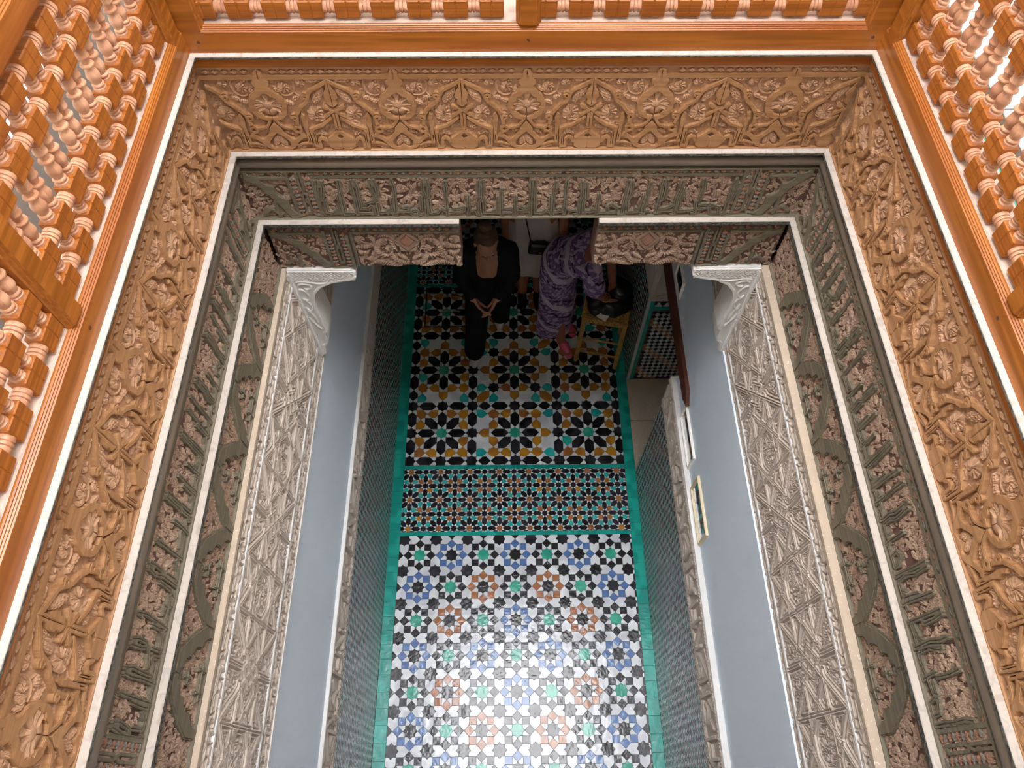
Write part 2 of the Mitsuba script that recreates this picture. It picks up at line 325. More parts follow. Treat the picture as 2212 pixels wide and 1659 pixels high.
def rail_prof(z0, z1, g0=True, g1=True, dep=.075, n0=0.0):
    """the section of a rail: flat face, three reeds along one or both edges"""
    p = [(-dep, z0)]
    if g0: p += [(-.014, z0), (-.012, z0 + .003), (-.009, z0 + .005), (-.009, z0 + .0075), (-.006, z0 + .009), (-.006, z0 + .0115), (-.003, z0 + .013), (-.003, z0 + .0155), (0, z0 + .017)]
    else: p += [(0, z0)]
    if g1: p += [(0, z1 - .017), (-.003, z1 - .0155), (-.003, z1 - .013), (-.006, z1 - .0115), (-.006, z1 - .009), (-.009, z1 - .0075), (-.009, z1 - .005), (-.012, z1 - .003), (-.014, z1)]
    else: p += [(0, z1)]
    return [(a + n0, b - ZL1) for a, b in p + [(-dep, z1)]]
def post(parent, fr, s, z0, z1, w=.068):
    pr = [(-w / 2, -.07), (-w / 2, -.014), (-w / 2 + .004, -.012), (-w / 2 + .007, -.006), (-w / 2 + .010, -.006), (-w / 2 + .013, 0), (w / 2 - .013, 0), (w / 2 - .010, -.006), (w / 2 - .007, -.006), (w / 2 - .004, -.012), (w / 2, -.014), (w / 2, -.07)]
    m = extr(sg.Polygon(pr), z1 - z0)                                  # (s, n, t)
    v = m.vertices.copy(); m.vertices = np.stack([v[:, 0], v[:, 2], v[:, 1]], 1); m.invert()
    return obj('post', P(m), parent, 'wood_orange', fr @ tr(s, z0 - ZL1, 0))
xl, xr, yf = PL[1]
pegm = P(lathe([(.0045, -.002), (.0045, .0012), (.003, .0016)], 10))
mat('peg', lin(84, 44, 26), 0.6)
for side in ('left', 'far', 'right'):
    fr = frame(side, xl, xr, yf, ZL1); L = side_len(side, xl, xr, yf)
    m0, m1 = (0, 1) if side == 'left' else (1, 1) if side == 'far' else (1, 0)
    lb = {'left': 'orange turned-wood lattice balustrade along the left edge of the light well', 'right': 'orange turned-wood lattice balustrade along the right edge of the light well',
          'far': 'orange turned-wood lattice balustrade across the top, on the far edge of the light well'}[side]
    k = thing('balustrade', lb, 'balustrade')
    obj('bottom_rail', P(prism(rail_prof(ZL1, 3.829, False, True), L, m0, m1)), k, 'wood_orange', fr)
    obj('sill', P(prism([(-.10, .076), (-.0135, .0792), (-.016, .084), (-.03, .0875), (-.10, .088)], L, m0, m1)), k, 'sill_dusty', fr)
    obj('middle_rail', P(prism(rail_prof(4.203, 4.283, True, True), L, m0, m1)), k, 'wood_orange', fr)
    obj('upper_sill', P(prism([(-.075, .532), (-.0135, .5332), (-.018, .5375), (-.075, .541)], L, m0, m1)), k, 'sill_dusty', fr)
    obj('handrail', P(prism(rail_prof(4.62, 4.70, True, False), L, m0, m1)), k, 'wood_orange', fr)
    if side == 'far':
        ps = 0.067 - xl; c1 = [s - xl for s in np.arange(-.795, .03, .0955)]; c2 = [s - xl for s in np.arange(.110, 1.05, .0955)]
        spans = [(c1, .05, ps - .035), (c2, ps + .035, L - .05)]
        pegs = [(.035, .033), (ps, .036), (L - .028, .040)]
    elif side == 'left':
        ps = 0.864 - YN; c1 = [y - YN for y in np.arange(1.687, .9, -.0955)][::-1]; c2 = [y - YN for y in np.arange(.797, YN, -.0955)][::-1]
        spans = [(c1, ps + .035, L - .05), (c2, 0, ps - .035)]
        pegs = [(ps, .036)]
    else:
        ps = yf - 0.872; c1 = [yf - y for y in np.arange(1.687, .9, -.0955)]; c2 = [yf - y for y in np.arange(.800, YN, -.0955)]
        spans = [(c1, .05, ps - .035), (c2, ps + .035, L)]
        pegs = [(ps, .036)]
    for c, a, b in spans:
        lattice(k, fr, c, a, b)
        lattice(k, fr, c, a, b, [4.335, 4.41, 4.56] if side != 'far' else [4.335])
    post(k, fr, ps, 3.828, 4.205); post(k, fr, ps, 4.281, 4.622)
    if side == 'far':
        for s in (.022, L - .022): post(k, fr, s, 3.812, 4.70, .085)
    if side == 'left': post(k, fr, L - .036, 3.812, 4.70, .07)
    if side == 'right': post(k, fr, .036, 3.812, 4.70, .07)
    for s, t in pegs: obj('peg', pegm, k, 'peg', fr @ tr(s, t, 0))
# ---------------------------------------------------------------- carved motifs (local: x along, y across, z out of the panel)
def leaf(L=.03, W=.013, h=.005, ribs=4, bend=0.0, nu=11, nv=7, serr=.18):
    u = np.linspace(0, 1, nu)[:, None] * np.ones((1, nv)); v = np.ones((nu, 1)) * np.linspace(-1, 1, nv)[None]
    w = np.sin(np.pi * np.clip(u, .02, .985) ** .75) ** .8 * (1 + serr * np.cos(2 * np.pi * u * ribs) * np.abs(v))
    X, Y = L * u + .12 * L * np.abs(v) * w * 0, W / 2 * v * w
    if bend:
        a = bend * u; X, Y = np.where(np.abs(a) > 1e-6, L * np.sin(a) / bend, X) - Y * np.sin(a), L * (1 - np.cos(a)) / bend + Y * np.cos(a)
    rib = .5 + .5 * np.cos(2 * np.pi * (u * ribs - .55 * np.abs(v)))
    Z = h * (.55 + .45 * rib) * (1 - .25 * v ** 2) * np.where(np.abs(v) < .12, .72, 1)
    Z[:, 0] = Z[:, -1] = 0; Z[0] = Z[-1] = 0
    return grid_mesh(Y, X, Z) if False else grid_mesh(X.T, Y.T, Z.T)
def disc_mesh(fr_, fz, na=48, nr=7):
    """fr_(angle) outline radius, fz(angle, rho 0..1) height"""
    a = np.arange(na + 1) * 2 * np.pi / na; r = np.r_[np.linspace(0, 1, nr), 1.0]
    A, Rr = np.meshgrid(a, r); Z = fz(A, Rr); Z[-1] = 0
    O = fr_(A) * Rr
    return grid_mesh((O * np.cos(A)).T, (O * np.sin(A)).T, Z.T)
def flower(R, n=7, h=.006, swirl=.8):
    return disc_mesh(lambda a: R * (.86 + .14 * np.abs(np.cos(n * a / 2 ))), lambda a, r: h * (.45 + .55 * (((a * n / (2 * np.pi) + swirl * r) % 1.0))) * (1 - .3 * r ** 2) * np.where(r < .2, .75, 1), n * 7, 6)
def shell(R, h=.008):
    dirs = np.radians([90, 48, 12, -22, 132, 168, 202])
    def near(a):
        d = np.abs((a[..., None] - dirs + np.pi) % (2 * np.pi) - np.pi); i = d.argmin(-1); return np.take_along_axis(d, i[..., None], -1)[..., 0]
    low = lambda a: np.cos(a + np.pi / 2) > .62
    def out(a):
        d = near(a); base = R * np.where(low(a), .80 + .10 * np.abs(np.sin((a + np.pi / 2) * 2.2)), .86 + .16 * np.cos(np.clip(d / .33, 0, 1) * np.pi / 2))
        return base * (1 + .10 * np.sin(a))
    def fz(a, r):
        d = np.clip(near(a) / .33, 0, 1)
        petal = np.where(d < .84, .50 + .42 * d ** 2 + .22 * np.exp(-((r - .92) / .12) ** 2), .22)
        z = np.where(r < .30, .95 - .8 * r ** 2, np.where(r < .36, .25, petal))
        z = np.where(low(a) & (r > .30), np.where(np.abs(a % (2 * np.pi) - 1.5 * np.pi) < .07, .3, .9 - .6 * (r - .62) ** 2 * 4), z)
        return h * np.clip(z, 0, 1.1)
    return disc_mesh(out, fz, 84, 9)
def cone(L=.05, W=.026, h=.006):
    nu, nv = 23, 13
    u = np.linspace(0, 1, nu)[:, None] * np.ones((1, nv)); v = np.ones((nu, 1)) * np.linspace(-1, 1, nv)[None]
    w = np.sin(np.pi * np.clip(u * .93 + .05, 0, 1)) ** .6
    Z = h * (1 - .35 * v ** 2) * (.6 + .4 * np.minimum(np.abs(np.sin(np.pi * (u * 4 + v * 1.5))), np.abs(np.sin(np.pi * (u * 4 - v * 1.5)))) ** .6)
    Z[:, 0] = Z[:, -1] = 0; Z[0] = Z[-1] = 0
    return grid_mesh((L * u).T, (W / 2 * v * w).T, Z.T)
def stem(pts, w=.006, h=.004, n=18, taper=False):
    p = spline(pts, n) if len(pts) > 2 else np.array(pts, float)
    t = np.gradient(p, axis=0); t /= np.linalg.norm(t, axis=1, keepdims=True); nn = np.stack([-t[:, 1], t[:, 0]], 1)
    c = np.array([-1, -.75, 0, .75, 1]); z = np.array([0, .7, 1, .7, 0]) * h
    ww = w / 2 * (np.linspace(1, .4, len(p)) if taper else np.ones(len(p)))
    X = p[:, :1] + nn[:, :1] * c[None] * ww[:, None]; Y = p[:, 1:] + nn[:, 1:] * c[None] * ww[:, None]
    return grid_mesh(X.T[::-1], Y.T[::-1], (np.ones((len(p), 1)) * z).T[::-1])
def quatre(a=.0105, b=.0075, h=.006):
    t = np.arange(24) * 2 * np.pi / 24
    r = .82 + .18 * np.cos(4 * t)
    p = sg.Polygon(np.stack([a * np.cos(t) * r, b * np.sin(t) * r], 1))
    return bev(p, h, .0015)
def at(m, x, y, ang=0, s=1.0, z=0.0, flip=False):
    q = m.copy(); M = tr(x, y, z) @ rot(ang) @ sc(s)
    if flip: M = M @ np.diag([1, -1, 1, 1])
    q.apply_transform(M)
    return q
def put_leaf(kind, p, q):
    """the angle and length that lay a leaf from p to q (mm)"""
    d = np.subtract(q, p); return math.atan2(d[1], d[0]), float(np.hypot(*d)) / 1000
def fill_leaves(W, H, seed, avoid=None, n=None, lmin=.018, lmax=.034, h=.0045, region=None, fl=True):
    """carved leaves and small flowers covering a W x H panel: one mesh (the carving of one board)"""
    r = np.random.default_rng(seed); ms = []; pts = []
    n = n or int(W * H / .00034)
    for _ in range(n * 6):
        if len(pts) >= n: break
        x, y = r.random() * W, r.random() * H
        if region is not None and not region.contains(sg.Point(x, y)): continue
        if avoid is not None and avoid.contains(sg.Point(x, y)): continue
        if any((x - a) ** 2 + (y - b) ** 2 < (.0098) ** 2 for a, b in pts[-400:]): continue
        pts.append((x, y))
        a = 6.28 * meshkit.noise(np.array([x * 14, y * 14, seed * 1.7])) * 2 + r.normal() * .35
        if fl and r.random() < .13: ms.append(at(FL_S, x, y, a, .9 + .4 * r.random(), .0012 * r.random()))
        else:
            m = LEAVES[r.integers(len(LEAVES))]; s = lmin / .03 + (lmax - lmin) / .03 * r.random()
            ms.append(at(m, x - .5 * .03 * s * math.cos(a), y - .5 * .03 * s * math.sin(a), a, s, .0015 * r.random(), r.random() < .5))
    return cat(ms)
LEAVES = [leaf(bend=b, ribs=k, h=h * 1.35) for b, k, h in ((.5, 3, .005), (1.1, 4, .006), (-.7, 3, .005), (.1, 5, .0055), (1.6, 5, .006))]
FL_S = flower(.0105, 6, .0055)

# ---------------------------------------------------------------- upper frieze: cedar, palmettes under interlaced arches
mm = lambda pts: [(a / 1000, b / 1000) for a, b in pts]
TR = {
'ring_o':[(-1,230),(18,239),(28,222),(43,210),(52,192),(57,177),(54,157),(49,140),(35,125),(18,118),(0,120)],
'niche':[(0,218),(10,211),(17,202),(28,199),(32,185),(42,179),(41,169),(35,161),(37,150),(25,146),(19,133),(0,129)],
'leaf':[(-1,296),(8,293),(13,284),(14,274),(18,263),(25,257),(25,248),(18,239),(8,233),(-1,227)],
'heart_o':[(0,111),(10,100),(19,89),(20,77),(32,60),(48,47),(55,50),(68,62),(83,69),(84,56),(65,41),(53,27),(43,13),(28,5),(0,5)],
'coneN':[(0,72),(17,55),(31,37),(31,21),(24,14),(12,16),(0,26)],
'arch':[(194,260),(175,246),(157,235),(138,224),(129,214),(123,197),(114,181),(98,168),(85,151),(75,136),(71,107),(67,83)],
'strand':[(67,83),(46,88),(27,92),(16,105),(6,125)],
'bar1':[(92,147),(101,137),(99,121),(105,107),(100,88),(100,27),(88,27),(89,84),(86,125)],
'bar2':[(101,88),(115,88),(117,11),(106,5)],
'hook':[(112,13),(123,13),(124,42),(133,51),(143,44),(148,32),(158,32)],
'diag':[(176,126),(161,112),(144,98),(106,82)],
'top':[(193,255),(185,247),(183,231),(174,216),(172,201),(179,192),(177,178),(188,168),(193,167)],
'med':[(193,86),(179,71),(164,57),(151,46),(151,15),(163,6),(193,6)]}
HALF = .193
def mir(pts, ax): return pts + [(2 * ax - a, b) for a, b in pts[::-1]]
def sym(poly, ax=0.0): return unary_union([poly, affinity.scale(poly, -1, 1, origin=(ax, 0))])
def f1_strap():
    P_ = lambda n, ax: sg.Polygon(mm(mir(TR[n], ax))).buffer(0)
    ring_ = P_('ring_o', 0).difference(P_('niche', 0))
    body = unary_union([ring_, P_('leaf', 0), P_('heart_o', 0).difference(P_('coneN', 0))])
    right = [stroke(mm(TR['arch']), .0115, 1), stroke(mm(TR['strand']), .0095, 1), sg.Point(.117, .206).buffer(.0115), sg.Point(.068, .129).buffer(.0125), sg.Point(.067, .083).buffer(.0145),
             sg.Polygon(mm(TR['bar1'])), sg.Polygon(mm(TR['bar2'])), stroke(mm(TR['hook']), .0105, 1), stroke(mm(TR['diag']), .0105, 1), stroke(mm([(67, 83), (76, 66), (84, 56)]), .010, 1), stroke(mm([(88, 30), (70, 28), (52, 22)]), .008, 1)]
    body = unary_union([body, sym(unary_union(right))])
    ar = unary_union([P_('top', HALF * 1000), P_('med', HALF * 1000), stroke(mm([(193, 160), (193, 84)]), .0185), stroke(mm([(165, 167), (180, 158), (205, 145), (221, 135)]), .013, 1), stroke(mm([(221, 167), (205, 158), (180, 145), (165, 135)]), .013, 1)])
    holes = unary_union([stroke(mm([(0, 290), (0, 262)]), .0022), stroke(mm([(0, 131), (0, 110)]), .0022)])
    hr = unary_union([stroke(mm([(96, 60), (96, 36)]), .0026), sg.Point(.117, .202).buffer(.0028), sg.Point(.068, .125).buffer(.0030), sg.Polygon(mm([(60, 83), (67, 89), (74, 83), (67, 77)])),
                      stroke(mm([(108, 211), (117, 214), (125, 211)]), .0022, 1), stroke(mm([(60, 136), (68, 139), (76, 136)]), .0022, 1), stroke(mm([(55, 96), (66, 99), (77, 95)]), .0020, 1),
                      sg.Polygon(mm([(170, 44), (178, 34), (178, 20), (168, 17), (164, 22), (168, 32)])), stroke(mm([(112, 70), (112, 20)]), .0022)])
    ha = unary_union([stroke(mm([(193, 250), (193, 172)]), .0026), stroke(mm([(193, 150), (193, 88)]), .0024), sg.Polygon(mm([(182, 56), (193, 67), (204, 56), (193, 46)])), stroke(mm([(170, 68), (193, 84), (216, 68)]), .0022), sg.Polygon(mm([(189, 6), (193, 12), (197, 6)])),
                      stroke(mm([(178, 165), (193, 156), (208, 166)]), .0016), stroke(mm([(178, 138), (193, 147), (208, 138)]), .0016), stroke(mm([(172, 151), (180, 158)]), .0016), stroke(mm([(206, 145), (214, 151)]), .0016)])
    body = body.difference(unary_union([holes, sym(hr)]))
    ar = ar.difference(ha)
    whole = unary_union([body, ar, affinity.translate(ar, -2 * HALF, 0)])
    return whole.intersection(sg.box(-HALF, 0, HALF, .30))
F1S = f1_strap()
strap_ply = P(bev(F1S, .0135, .0014))
shell_ply, flower_ply, blossom_ply = P(shell(.042, .0125), smooth=35), P(flower(.018, 8, .0105, 1.1), smooth=25), P(flower(.0145, 6, .0095, .3), smooth=25)
cone_ply, heart_cone = P(cone(.064, .030, .0105), smooth=25), P(cat([at(cone(.045, .026, .010), 0, .058, -2.0), at(cone(.045, .026, .010), 0, .058, -1.14)]), smooth=25)
fan_ply = P(flower(.026, 9, .011, .5), smooth=25)
leaf_plies = [P(leaf(.03, .0145, .0095, 4, b), smooth=25) for b in (0, .8, -.8)]
scroll_ply = P(cat([stem(mm([(49, 206), (71, 204), (87, 216), (92, 233), (88, 253), (73, 263), (34, 260)]), .0065, .006), stem(mm([(92, 240), (88, 215), (99, 200)]), .005, .005), stem(mm([(30, 236), (40, 226), (48, 208)]), .006, .005)]), smooth=40)
scroll_m = P(cat([stem(mm([(-a, b) for a, b in q]), w_, h_) for q, w_, h_ in (([(49, 206), (71, 204), (87, 216), (92, 233), (88, 253), (73, 263), (34, 260)], .0065, .006), ([(92, 240), (88, 215), (99, 200)], .005, .005), ([(30, 236), (40, 226), (48, 208)], .006, .005))]), smooth=40)
bead_ply = P(quatre(.0105, .0065, .0105))
F1_LEAF = [((127, 257), (177, 256)), ((30, 263), (64, 258)), ((50, 182), (82, 180)), ((76, 190), (100, 200)), ((20, 112), (48, 137)), ((21, 73), (55, 72)), ((43, 7), (88, 18)), ((32, 230), (48, 210)), ((172, 124), (108, 104)), ((114, 78), (154, 57)), ((151, 84), (172, 99)), ((107, 56), (140, 84)), ((56, 34), (82, 62))]
F1_LEN = {s: side_len(s, PL[2][0], PL[2][1], PL[2][2]) for s in ('left', 'far', 'right')}
for side in ('left', 'far', 'right'):
    xl, xr, yf = PL[2]; L = F1_LEN[side]
    fr = frame(side, xl, xr, yf, ZL2, -.0125)
    k = thing('carved_frieze', {'left': 'upper light-brown carved cedar frieze on the left wall, with palmettes under arches', 'right': 'upper light-brown carved cedar frieze on the right wall, with palmettes under arches',
              'far': 'upper light-brown carved cedar frieze on the far wall, five palmettes in a row'}[side], 'frieze')
    obj('board', P(box(-.014, L + .014, 0, .3375, -.02, 0)), k, 'cedar_pale', fr)
    m0, m1 = (0, 1) if side == 'left' else (1, 1) if side == 'far' else (1, 0)
    fe = frame(side, xl, xr, yf, ZL2)
    obj('edge_bead', P(prism([(-.012, 0), (.002, 0), (.002, .004), (-.012, .006)], L, m0, m1)), k, 'cedar', fe)
    obj('cornice', P(prism([(-.012, .302), (0, .304), (.003, .312), (.003, .337), (-.012, .337)], L, m0, m1)), k, 'wood_orange', fe)
    obj('fillet', P(prism([(-.012, .262), (-.002, .262), (-.002, .275), (-.012, .275)], L, m0, m1)), k, 'cedar', fe)
    obj('fillet', P(prism([(-.012, .297), (-.002, .297), (-.002, .303), (-.012, .303)], L, m0, m1)), k, 'cedar', fe)
    if side == 'far': cs = [0.067 - xl + HALF * 2 * j - .001 * j for j in (-2, -1, 0, 1, 2)]
    elif side == 'left': cs = [y - YN for y in (.115 + .385 * j for j in range(-1, 5))]
    else: cs = [yf - y for y in (.115 + .385 * j for j in range(4, -2, -1))]
    pan = sg.box(.004, .004, L - .004, .298)
    fol = fill_leaves(L, .262, 11 + len(side), lmin=.014, lmax=.022, h=.004)
    fol.apply_translation((0, 0, -.0028)); obj('foliage', P(fol, smooth=25), k, 'cedar_pale', fr)
    for c in cs:
        if c - HALF > 0 and c + HALF < L: obj('strapwork', strap_ply, k, 'cedar', fr @ tr(c))
        else:
            q = affinity.translate(F1S, c, 0).intersection(pan)
            if not q.is_empty: obj('strapwork', P(bev(q, .0135, .0014)), k, 'cedar', fr)
        ins = lambda x, d=.01: d < c + x < L - d
        if ins(0, .045): obj('palmette', shell_ply, k, 'cedar_pale', fr @ tr(c, .171, .001))
        if ins(0, .03): obj('pine_cone', heart_cone, k, 'cedar_pale', fr @ tr(c, 0, .001))
        for sg_ in (1, -1):
            if ins(sg_ * .061, .02): obj('scroll_flower', flower_ply, k, 'cedar_pale', fr @ tr(c + sg_ * .061, .232, .001) @ sc(sg_, 1, 1)) if sg_ > 0 else obj('scroll_flower', flower_ply, k, 'cedar_pale', fr @ tr(c - .061, .232, .001))
            if ins(sg_ * .09, .02): obj('scroll_stem', scroll_ply if sg_ > 0 else scroll_m, k, 'cedar_pale', fr @ tr(c))
            if ins(sg_ * .112, .015): obj('blossom', blossom_ply, k, 'cedar_pale', fr @ tr(c + sg_ * .112, .246, .001))
            if ins(sg_ * .129, .027): obj('fan_flower', fan_ply, k, 'cedar_pale', fr @ tr(c + sg_ * .134, .142, .0005))
            if ins(sg_ * .17, .02): obj('pine_cone', cone_ply, k, 'cedar_pale', fr @ tr(c + sg_ * .137, .178, .001) @ rot(math.atan2(56, sg_ * 38)))
            for j, (p, q) in enumerate(F1_LEAF):
                a, ln = put_leaf(0, (sg_ * p[0], p[1]), (sg_ * q[0], q[1]))
                if ins(sg_ * p[0] / 1000) and ins(sg_ * q[0] / 1000): obj('leaf', leaf_plies[j % 3], k, 'cedar_pale', fr @ tr(c + sg_ * p[0] / 1000, p[1] / 1000, .001) @ rot(a) @ sc(ln / .03, max(1, ln / .034), 1))
    for s in np.arange(.02, L - .01, .0272):
        if min(abs(s - c) for c in cs) > .033: obj('bead', bead_ply, k, 'cedar_pale', fr @ tr(s, .286, 0))

# ---------------------------------------------------------------- middle frieze: dark cedar with a carved Kufic inscription
KUFIC = [[249,182,238,122,234,80,233,42,239,12],[259,177,262,152,252,101,239,88],[254,90,255,31,275,28,295,50],[320,181,317,136,316,90,314,14],[307,118,303,74,302,31],[275,30,309,28,355,28],[361,181,358,146,360,95,357,14],[370,181,378,151,375,94,374,48,399,47,409,62,415,52,417,19],[424,183,424,130,430,102],[436,183,442,150,441,110,422,86,386,71],[434,78,434,27,455,30,476,46],[495,185,500,145,497,93,491,13],[484,101,483,62,487,29],[434,30,494,32,540,34,538,56,515,51],[545,18,547,34,562,42,573,29,568,12,545,15],[355,28,412,24],[601,184,595,144,603,98,599,12],[614,184,616,149,613,103,599,93],[613,85,613,25,636,25,648,41],[586,108,582,39],[540,23,586,17],[673,173,673,128,672,81,672,11],[652,47,679,28,729,33,734,54,711,46,691,44],[748,110,748,38,744,10],[748,32,771,40,778,16,793,16],[786,177,784,101],[799,177,799,127,796,91,784,75,786,16],[801,91,802,26,828,26,842,40],[862,142,861,75,862,9],[849,104,848,15],[828,26,897,28,897,47,870,42],[910,108,913,15,897,15],[909,31,958,31],[924,55,947,41,958,55],[962,176,962,100,963,11,947,14],[973,176,978,89,979,25,1005,25,1019,41],[1030,105,1030,35,1040,8],[1045,170,1042,115,1040,57,1040,11],[1018,30,1041,27,1072,29,1067,46,1054,41],[1083,178,1082,140,1083,62,1081,10],[1134,170,1137,99,1130,72,1132,35,1129,13,1113,13],[1148,165,1154,93,1145,72,1147,28,1172,28,1182,42],[1082,43,1106,35,1133,35],[1195,114,1195,45,1197,6],[1172,28,1194,33,1206,34],[1203,23,1233,25,1229,50,1244,64,1264,44,1264,25,1234,24],[1289,173,1289,123,1286,66,1285,11,1268,11],[1302,173,1305,113,1297,71,1302,25,1326,26,1334,45],[1364,165,1362,112,1359,60,1359,11,1345,11],[1352,105,1347,65,1346,26],[1303,23,1379,30],[1406,175,1406,137,1406,70,1405,13],[1417,175,1422,137,1422,86,1405,80],[1409,36,1449,47,1456,59],[1402,28,1460,31],[1469,172,1470,137,1463,91,1467,12,1453,12],[1485,137,1477,85,1482,26,1508,27],[1489,116,1478,80,1477,34,1509,28],[1542,179,1546,136,1545,74],[1533,79,1542,14,1526,15],[1505,30,1576,42,1581,60,1546,55],[1594,14,1626,16,1622,45,1591,57,1587,41,1597,14],[1650,178,1644,146,1646,94,1646,14,1632,14],[1661,156,1658,99,1643,68,1646,19]]
KW = .0130
def kuf(lst):
    out = []
    for q in lst:
        p = [(q[i] / 1000, q[i + 1] / 1000) for i in range(0, len(q), 2)]
        p2 = [p[0]]
        out.append(stroke(p, KW, 2))
        if p[0][1] > .15:                                              # uprights flare to a bevelled head
            x, y = p[0]; out.append(sg.Polygon([(x - .010, y - .028), (x - .0065, y - .004), (x - .002, y + .004), (x + .004, y + .004), (x + .0065, y - .004), (x + .0095, y - .03)]))
    body = unary_union(out)
    cut = unary_union([stroke([(q[i] / 1000, q[i + 1] / 1000) for i in range(0, len(q), 2)], 0.0011, 2) for q in lst])
    return body.difference(cut)
KP = kuf(KUFIC)
dbead = P(quatre(.0098, .0068, .010)); vbead = P(quatre(.0098, .0072, .011))
def scallop(x0, y0, x1, y1, lobes, w):
    """a lobed band from (x0, y0) rising to (x1, y1)"""
    n = lobes * 8 + 1; u = np.linspace(0, 1, n)
    x = x0 + (x1 - x0) * u; y = y0 + (y1 - y0) * (1 - (1 - u) ** 1.7)
    d = np.stack([np.gradient(x), np.gradient(y)], 1); d /= np.linalg.norm(d, axis=1, keepdims=True); nn = np.stack([-d[:, 1], d[:, 0]], 1)
    lob = np.abs(np.sin(np.pi * lobes * u))
    o = np.stack([x, y], 1) + nn * (.010 + .35 * w) * 1; i_ = np.stack([x, y], 1) - nn * (w * (.25 + .0 * lob[:, None]) + .004 + .015 * (1 - lob[:, None]))
    return sg.Polygon(np.vstack([o, i_[::-1]])).buffer(0)
def border_cols(k, fr, s, H, kind_b):
    """two columns of beads with a stepped strap between, framed by plain bars"""
    bars = unary_union([stroke([(s - .040, .008), (s - .040, H)], .012), stroke([(s + .040, .008), (s + .040, H - .035)], .012), sg.box(s - .046, .0, s + .046, .006)])
    z = [(s - .006, H), (s - .006, H * .62), (s + .008, H * .52), (s + .008, .03)]
    z2 = [(s + .006, H), (s + .006, H * .66), (s - .008, H * .50), (s - .008, .03), (s + .008, .03)]
    st = unary_union([bars, stroke(z, .008), stroke(z2, .008)])
    obj('border_strap', P(bev(st, .011, .0012)), k, 'dark_wood', fr)
    n = int((H - .02) / .0185)
    for j in range(n):
        for c in (-.0255, .0255):
            obj('bead', vbead, k, ('bead_red', 'bead_grey')[(j + (c > 0)) % 2], fr @ tr(s + c, .018 + j * .0185, 0) @ sc(1, 1.0, 1))
for side in ('left', 'far', 'right'):
    xl, xr, yf = PL[3]; L = side_len(side, xl, xr, yf); H = .224
    fr = frame(side, xl, xr, yf, ZL3, -.0125)
    k = thing('carved_frieze', {'left': 'middle dark carved frieze on the left wall with a Kufic inscription', 'right': 'middle dark carved frieze on the right wall with a Kufic inscription',
              'far': 'middle dark carved frieze on the far wall with a long Kufic inscription'}[side], 'frieze')
    obj('board', P(box(-.014, L + .014, 0, H, -.02, 0)), k, 'red_ground', fr)
    m0, m1 = (0, 1) if side == 'left' else (1, 1) if side == 'far' else (1, 0)
    fe = frame(side, xl, xr, yf, ZL3)
    obj('lower_edge', P(prism([(-.012, 0), (.004, 0), (.002, .005), (-.012, .008)], L, m0, m1)), k, 'dark_wood', fe)
    obj('upper_edge', P(prism([(-.012, .2175), (-.001, .2175), (-.001, .224), (-.012, .224)], L, m0, m1)), k, 'dark_wood', fe)
    b0, b1 = .192, L - .192
    obj('fillet', P(box(b0 + .038, b1 - .038, .188, .201, -.002, .0075)), k, 'dark_wood', fr)
    obj('foliage', P(fill_leaves(L, .205, 31 + len(side), lmin=.018, lmax=.034, n=int(L * .205 / .00021)), smooth=25), k, 'pink_wood', fr)
    if side == 'far': kp = KP
    else:
        kp = affinity.translate(KP, 0, 0)
    kp = kp.intersection(sg.box(b0 + .045, .004, b1 - .045, .19))
    obj('inscription', P(bev(kp, .0135, .0014)), k, 'dark_wood', fr)
    for s in (b0, b1): border_cols(k, fr, s, .218, 0)
    arcs = [scallop(b0 - .05, .005, .012, .205, 4, .022), affinity.scale(scallop(b0 - .05, .005, .012, .205, 4, .022), -1, 1, origin=(L / 2, 0))]
    extra = unary_union(arcs + [sg.box(.05, .186, b0 - .04, .198), sg.box(L - b0 + .04, .186, L - .05, .198)] + [stroke([(x, .01), (x, .09)], .012) for x in (.085, L - .085)] + [stroke([(.03, .022), (.06, .05), (.10, .022)], .012), stroke([(L - .03, .022), (L - .06, .05), (L - .10, .022)], .012)])
    for a, b in ((.003, b0 - .03), (b1 + .03, L - .003)): obj('corner_arch', P(bev(extra.intersection(sg.box(a, .003, b, .215)), .014, .002)), k, 'dark_wood', fr)
    i = 0
    for s in np.arange(.05, L - .04, .0258):
        if abs(s - b0) > .036 and abs(s - b1) > .036:
            obj('bead', dbead, k, ('bead_red', 'bead_grey')[i % 2], fr @ tr(s, .2095, 0)); i += 1
